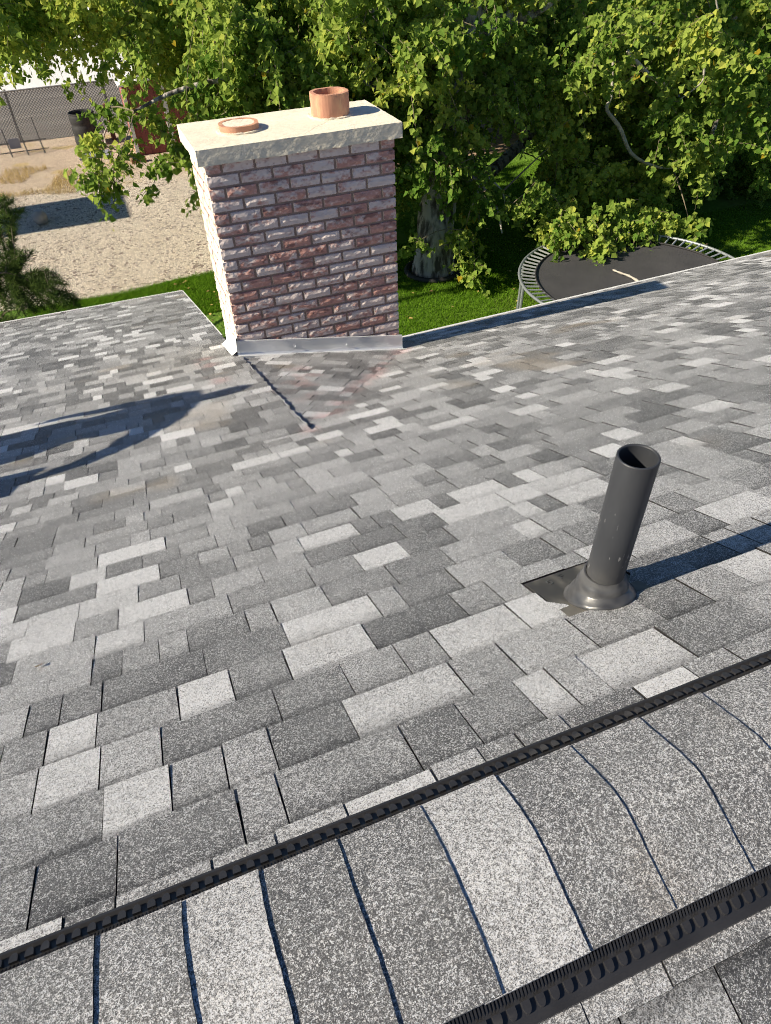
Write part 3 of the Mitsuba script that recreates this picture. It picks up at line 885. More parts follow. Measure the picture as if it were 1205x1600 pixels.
add('dry_stick', tube(curve([(6.50, 4.32, -3.445), (6.53, 4.17, -3.44), (6.60, 4.02, -3.45), (6.60, 3.80, -3.45)], 12), np.linspace(.012, .018, 12) * (1 + .25 * np.sin(np.arange(12) * 2.1)), 6), 'm_pale_bark', label='pale broken stick lying on the trampoline mat', cat='stick')

# ------------------------------------------------------------------ back fence and clutter
FN = thing('chain_link_fence', 'grey chain link fence with steel posts at the back of the gravel yard', 'fence')
fy, fz0, fz1, fx0, fx1 = 21.2, ZG, -2.95, -7.0, 4.4
ms = []
sp = .085
hgt = fz1 - fz0
for x in np.arange(fx0 - hgt, fx1, sp):
    for s in (1, -1):
        a = np.array([x if s > 0 else x + hgt, fy + .012 * s, fz0]); b = np.array([x + hgt if s > 0 else x, fy + .012 * s, fz1])
        # clip to the fence length
        pts = []
        for p_, q_ in ((a, b),):
            t0, t1 = 0., 1.
            dx = q_[0] - p_[0]
            for lo, hi in ((fx0, fx1),):
                ta, tb = (lo - p_[0]) / dx, (hi - p_[0]) / dx
                if ta > tb: ta, tb = tb, ta
                t0, t1 = max(t0, ta), min(t1, tb)
            if t1 - t0 > .02:
                ms.append(tube([p_ + (q_ - p_) * t0, p_ + (q_ - p_) * t1], .0075, 4, cap=False))
add('wire_mesh', cat_mesh(ms), 'm_wire', FN, kind='stuff')
for x in (-5.1, -2.45, 0.25, 2.9):
    add('post', tube([[x, fy + .04, fz0], [x, fy + .04, fz1 + .05]], .035, 10), 'm_wire', FN)
add('top_rail', tube([[fx0, fy, fz1], [fx1, fy, fz1]], .022, 8), 'm_wire', FN)

def ribbed(x, y, z, r, h, n, amp):
    pr = [(r * .93, 0)]
    for i in range(n * 8 + 1):
        f = i / (n * 8)
        pr.append((r * (1 - amp * (0.5 + 0.5 * math.cos(f * n * 2 * math.pi)) ** 3), f * h))
    pr += [(r * .86, h - .005), (r * .84, h - .10), (0.01, h - .11)]
    m = lathe(pr, 40)
    return m[0] + np.array([x, y, z]), m[1]
BR = thing('barrel', 'black ribbed plastic barrel standing in front of the chain link fence', 'barrel')
add('drum', ribbed(-.58, 20.0, ZG, .36, .84, 3, .06), 'm_rubber', BR, smooth=40)
add('rim', tube([(-.58 + .345 * math.cos(t), 20.0 + .345 * math.sin(t), ZG + .84) for t in np.linspace(0, 2 * math.pi, 33)], .02, 6, cap=False), 'm_rubber', BR, smooth=True)
add('wooden_post', rough_box((.08, 20.1, ZG), (.21, 20.24, -3.35), .12, .012, 9), 'm_post_wood', smooth=30, label='reddish brown wooden post beside the black barrel', cat='post')
for i, (p, q, lab) in enumerate([((-.35, 19.2, ZG + .03), (.12, 19.7, -3.72), 'grey stick leaning on the wooden post'), ((-.85, 18.9, ZG + .04), (.05, 19.25, ZG + .06), 'grey branch lying flat in front of the black barrel'),
                                 ((-.15, 19.5, ZG + .02), (-.12, 20.1, -3.5), 'thin grey stick standing upright between barrel and post')]):
    add('branch', tube(curve([p, (np.array(p) + np.array(q)) / 2 + np.array([.02, .03, .04]), q], 8), np.linspace(.03, .018, 8), 6), 'm_pale_bark', label=lab, cat='branch')
add('paving_slab', rough_box((-.95, 18.35, ZG + .004), (-.1, 18.95, ZG + .05), .1, .012, 6), 'm_slate_pad', smooth=30, label='blue grey slab lying on the dirt in front of the black barrel', cat='slab')

SH = thing('shed', 'small dark red board shed with white corner trim at the back of the yard', 'shed')
for i in range(8):
    x0 = .62 + i * .19
    add('board', box((x0 + .004, 18.0, ZG), (x0 + .186, 18.03, -2.62 + .02 * i)), 'm_red_board', SH)
add('side_wall', box((.60, 18.032, ZG), (2.18, 19.4, -2.64)), 'm_red_board', SH)
add('corner_trim', box((.56, 17.96, ZG), (.66, 18.0, -2.66)), 'm_white_trim', SH)
add('corner_trim', box((1.55, 17.95, ZG), (1.67, 17.995, -2.55)), 'm_white_trim', SH)
add('roof', (np.array([(.5, 17.85, -2.60), (2.3, 17.85, -2.40), (2.3, 19.6, -2.40), (.5, 19.6, -2.60), (.5, 17.85, -2.55), (2.3, 17.85, -2.35), (2.3, 19.6, -2.35), (.5, 19.6, -2.55)]),
              np.array([[0, 2, 1], [0, 3, 2], [4, 5, 6], [4, 6, 7], [0, 1, 5], [0, 5, 4], [1, 2, 6], [1, 6, 5], [2, 3, 7], [2, 7, 6], [3, 0, 4], [3, 4, 7]])), 'm_white_trim', SH)
add('paving_brick', rough_box((.35, 17.3, ZG + .004), (.75, 17.5, ZG + .10), .08, .01, 9), 'm_post_wood', smooth=30, label='reddish block on the gravel at the foot of the shed', cat='block')

TL = thing('trellis', 'black wrought iron trellis with spikes leaning before the fence', 'trellis')
base = np.array([-2.55, 20.2, ZG])
for i, (x, hh) in enumerate([(-.25, .62), (.18, .70), (.62, .82)]):
    add('spike', tube([[base[0] + x + .10, base[1] - .55, ZG + .0], [base[0] + x, base[1] + .02 * i, ZG + hh]], .018, 6), 'm_dark_metal', TL)
for k, z in enumerate((.10, .30)):
    add('cross_bar', tube([[base[0] - .75, base[1] - .42 + .2 * k, ZG + z], [base[0] + .85, base[1] - .42 + .2 * k, ZG + z]], .014, 6), 'm_dark_metal', TL)
add('panel', box((base[0] - .16, base[1] - .30, ZG + .16), (base[0] + .14, base[1] - .285, ZG + .42)), 'm_slate_pad', TL)

st = trimesh.creation.icosphere(subdivisions=3, radius=.17)
v = np.array(st.vertices); v *= (1 + .35 * (meshkit.fbm(v * 5, 3) - .5))[:, None]; v[:, 2] *= .95
add('stone', (v + np.array([-2.05, 13.55, ZG + .14]), np.array(st.faces)), 'm_stone', smooth=True, label='single grey round stone on the pale gravel', cat='stone')
ringp = np.array([(4.78 + .50 * math.cos(t), 7.30 + .50 * math.sin(t)) for t in np.linspace(0, 2 * math.pi, 41)])
add('edging_ring', tube(np.column_stack([ringp, np.full(41, ZG + .05)]), .05, 8, cap=False), 'm_rubber', smooth=True, label='black plastic edging ring around the foot of the thick trunk', cat='edging')

# ------------------------------------------------------------------ things beyond the left edge that throw the long shadows
import manifold3d as m3
PX = -2.5


def body(chains, r_refine=.016):
    """one continuous figure: hulls of spheres at the joints, fused and smoothed"""
    parts = []
    for ch in chains:
        sp = [m3.Manifold.sphere(r * (1.36 if r < .03 else 1.55), 20).translate((PX + x, y_, z_)) for (x, y_, z_, r) in ch]
        if len(sp) == 1:
            parts.append(sp[0])
        for a, b in zip(sp[:-1], sp[1:]):
            parts.append(m3.Manifold.batch_hull([a, b]))
    out = parts[0]
    for q in parts[1:]:
        out = out + q
    out = out.refine_to_length(r_refine)
    mm = out.to_mesh()
    t = trimesh.Trimesh(np.array(mm.vert_properties[:, :3]), np.array(mm.tri_verts), process=True)
    trimesh.smoothing.filter_taubin(t, iterations=6)
    return np.array(t.vertices), np.array(t.faces)


PS = thing('person', 'person in dark work clothes standing on the low roof with a bag in one hand', 'person')
hand_l = [[(.12, -.70, -.19, .022), (.135, -.695, -.235, .024)]] + [[(.125 + .012 * i, -.705 + .004 * i, -.24, .0062), (.130 + .013 * i, -.70, -.262 - .006 * (i in (1, 2)), .0060), (.126 + .013 * i, -.716, -.288 - .008 * (i in (1, 2)), .0052)] for i in range(4)] + [[(.150, -.705, -.215, .008), (.172, -.715, -.238, .0062), (.178, -.722, -.254, .0055)]]
hand_r = [[(.06, -1.67, .10, .022), (.062, -1.672, .075, .024)]] + [[(.035 + .016 * i, -1.655, .066, .0065), (.035 + .016 * i, -1.655, .048, .0062), (.035 + .016 * i, -1.682, .044, .0058)] for i in range(4)] + [[(.088, -1.68, .085, .008), (.085, -1.695, .062, .0065)]]
m = body([[(0, -1.0, .26, .115), (0, -1.04, .0, .13), (0, -1.04, -.05, .13)], [(0, -.84, .33, .05), (0, -1.0, .36, .06), (0, -1.28, .37, .05)], [(0, -.90, .22, .075), (0, -1.12, .25, .10)],
          [(0, -1.0, .38, .036), (.012, -.985, .44, .034)], [(.010, -.975, .478, .046), (.012, -.968, .520, .050)], [(.050, -.973, .455, .024), (.045, -.97, .49, .030)], [(.066, -.97, .500, .006), (.078, -.97, .480, .008)],
          [(.008, -.905, .490, .007), (.004, -.905, .508, .008)], [(.008, -1.035, .490, .007), (.004, -1.035, .508, .008)],
          [(0, -.815, .31, .045), (.05, -.745, .06, .032), (.12, -.70, -.19, .020)],
          [(0, -1.32, .37, .045), (.03, -1.50, .31, .036), (.06, -1.62, .20, .032), (.06, -1.67, .10, .022)],
          [(0, -.93, -.10, .085), (.03, -.885, -.50, .058), (-.02, -.80, -.90, .04), (.10, -.80, -.93, .032)],
          [(0, -1.20, -.10, .09), (.03, -1.27, -.42, .06), (-.02, -1.36, -.72, .04), (.10, -1.36, -.75, .032)]] + hand_l + hand_r)
mv_ = m[0]
k = ((mv_[:, 2] > .425) & (np.abs(mv_[:, 1] + .972) < .085)) | ((mv_[:, 2] < -.17) & (mv_[:, 1] > -.76) & (mv_[:, 2] > -.4)) | ((mv_[:, 1] < -1.62) & (mv_[:, 2] < .11) & (mv_[:, 2] > 0))
add('body', m, 'm_clothes', PS, smooth=True, uv=np.column_stack([k * 1.0, k * 0.0]))
capm = trimesh.creation.icosphere(subdivisions=3, radius=.076)
cv = np.array(capm.vertices); cv[:, 2] = np.where(cv[:, 2] < 0, cv[:, 2] * .12, cv[:, 2] * .72)
bill = trimesh.creation.cylinder(.062, .008, sections=28); bill.apply_scale((1.1, .9, 1)); bill.apply_translation((.062, 0, .0))
cap_ = cat_mesh([(cv, np.array(capm.faces)), (np.array(bill.vertices), np.array(bill.faces))])
add('cap', (cap_[0] + np.array([PX + .010, -.968, .542]), cap_[1]), 'm_canvas', PS, smooth=40)
for ey in (-.948, -.992):
    e = trimesh.creation.icosphere(subdivisions=2, radius=.0085)
    add('eye', (np.array(e.vertices) + np.array([PX + .0735, ey, .512]), np.array(e.faces)), 'm_rubber', PS, smooth=True)
add('mouth', box((PX + .0745, -.988, .4545), (PX + .0785, -.952, .4585)), 'm_rust', PS)
add('tool_bag', rough_box((PX - .06, -1.82, -.22), (PX + .16, -1.54, .02), .05, .05, 7), 'm_canvas', smooth=40, label='dark canvas tool bag held by the standing person', cat='bag')
add('bag_handle', tube(curve([(PX + .05, -1.78, .0), (PX + .055, -1.72, .05), (PX + .06, -1.67, .056), (PX + .055, -1.62, .05), (PX + .05, -1.57, .0)], 14), .008, 6), 'm_rubber', 'tool_bag', smooth=True)
NB = thing('shadow_shed', 'plain tan shed added outside the picture to throw a shadow on the gravel', 'shed')  # unseen shed, added to cast the straight shadow across the gravel
add('wall', box((-8.2, 12.95, ZG), (-6.0, 14.75, -.72)), 'm_wall', NB)
add('roof', box((-8.3, 12.88, -.715), (-5.9, 14.85, -.60)), 'm_shed_roof', NB)

# ------------------------------------------------------------------ foliage
def leaf_cloud(centres, normals_seed, size, shape='poplar'):
    r = np.random.default_rng(normals_seed)
    n = len(centres)
    # leaf axis hangs down and outwards
    th = r.uniform(0, 2 * np.pi, n)
    ax = np.column_stack([np.cos(th) * .75, np.sin(th) * .75, -r.uniform(.1, 1.3, n)])
    ax /= np.linalg.norm(ax, axis=1, keepdims=True)
    nn = r.normal(size=(n, 3)) * .65 + np.array([-.95, -.30, .70])
    sd = np.cross(ax, nn); sd /= np.linalg.norm(sd, axis=1, keepdims=True) + 1e-9
    up = np.cross(sd, ax)
    L = size * r.uniform(.62, 1.18, n)[:, None]
    Wd = L * r.uniform(.40, .50, n)[:, None]
    fold = L * r.uniform(.05, .22, n)[:, None]
    b = centres
    v = np.stack([b, b + ax * L * .30 + sd * Wd + up * fold, b + ax * L * .36, b + ax * L, b + ax * L * .30 - sd * Wd + up * fold], 1)
    k = np.arange(n)[:, None] * 5
    f = np.stack([k + [0, 1, 2], k + [1, 3, 2], k + [2, 3, 4], k + [0, 2, 4]], 1).reshape(-1, 3)
    return v.reshape(-1, 3), f, n


def sprays(list_, per_m, size, seed, twigs):
    """each spray: a few drooping twigs set with leaves; returns leaf mesh parts"""
    r = np.random.default_rng(seed)
    pts, tone = [], []
    for (x, y, z, rad) in list_:
        c = np.array([x, y, z])
        nt = max(4, int(11 * rad / .5))
        base_t = r.uniform(.05, .85)
        for _ in range(nt):
            d = r.normal(size=3); d[2] = d[2] * .7 - .35; d /= np.linalg.norm(d)
            s = c + r.normal(size=3) * rad * .32
            m = 7
            t = np.linspace(0, 1, m)[:, None]
            L = rad * r.uniform(.8, 1.5)
            q = s + d * L * t + np.array([0, 0, -1]) * (t ** 2) * L * r.uniform(.1, .55)
            twigs.append(tube(q, np.linspace(.0055, .0018, m), 3, cap=False))
            nl = max(6, int(per_m * L))
            tt = r.uniform(0, 1, nl)
            pos = np.stack([np.interp(tt, t[:, 0], q[:, k]) for k in range(3)], 1) + r.normal(size=(nl, 3)) * .038
            pts.append(pos); tone.append(np.clip(base_t + r.normal(size=nl) * .22, 0, .975))
    p = np.vstack(pts); tn = np.concatenate(tone)
    yel = r.random(len(tn)) < .006
    tn[yel] = 1.0
    v, f, n = leaf_cloud(p, seed + 1, size)
    return v, f, np.column_stack([np.repeat(tn, 5), np.full(5 * n, .5)]), n


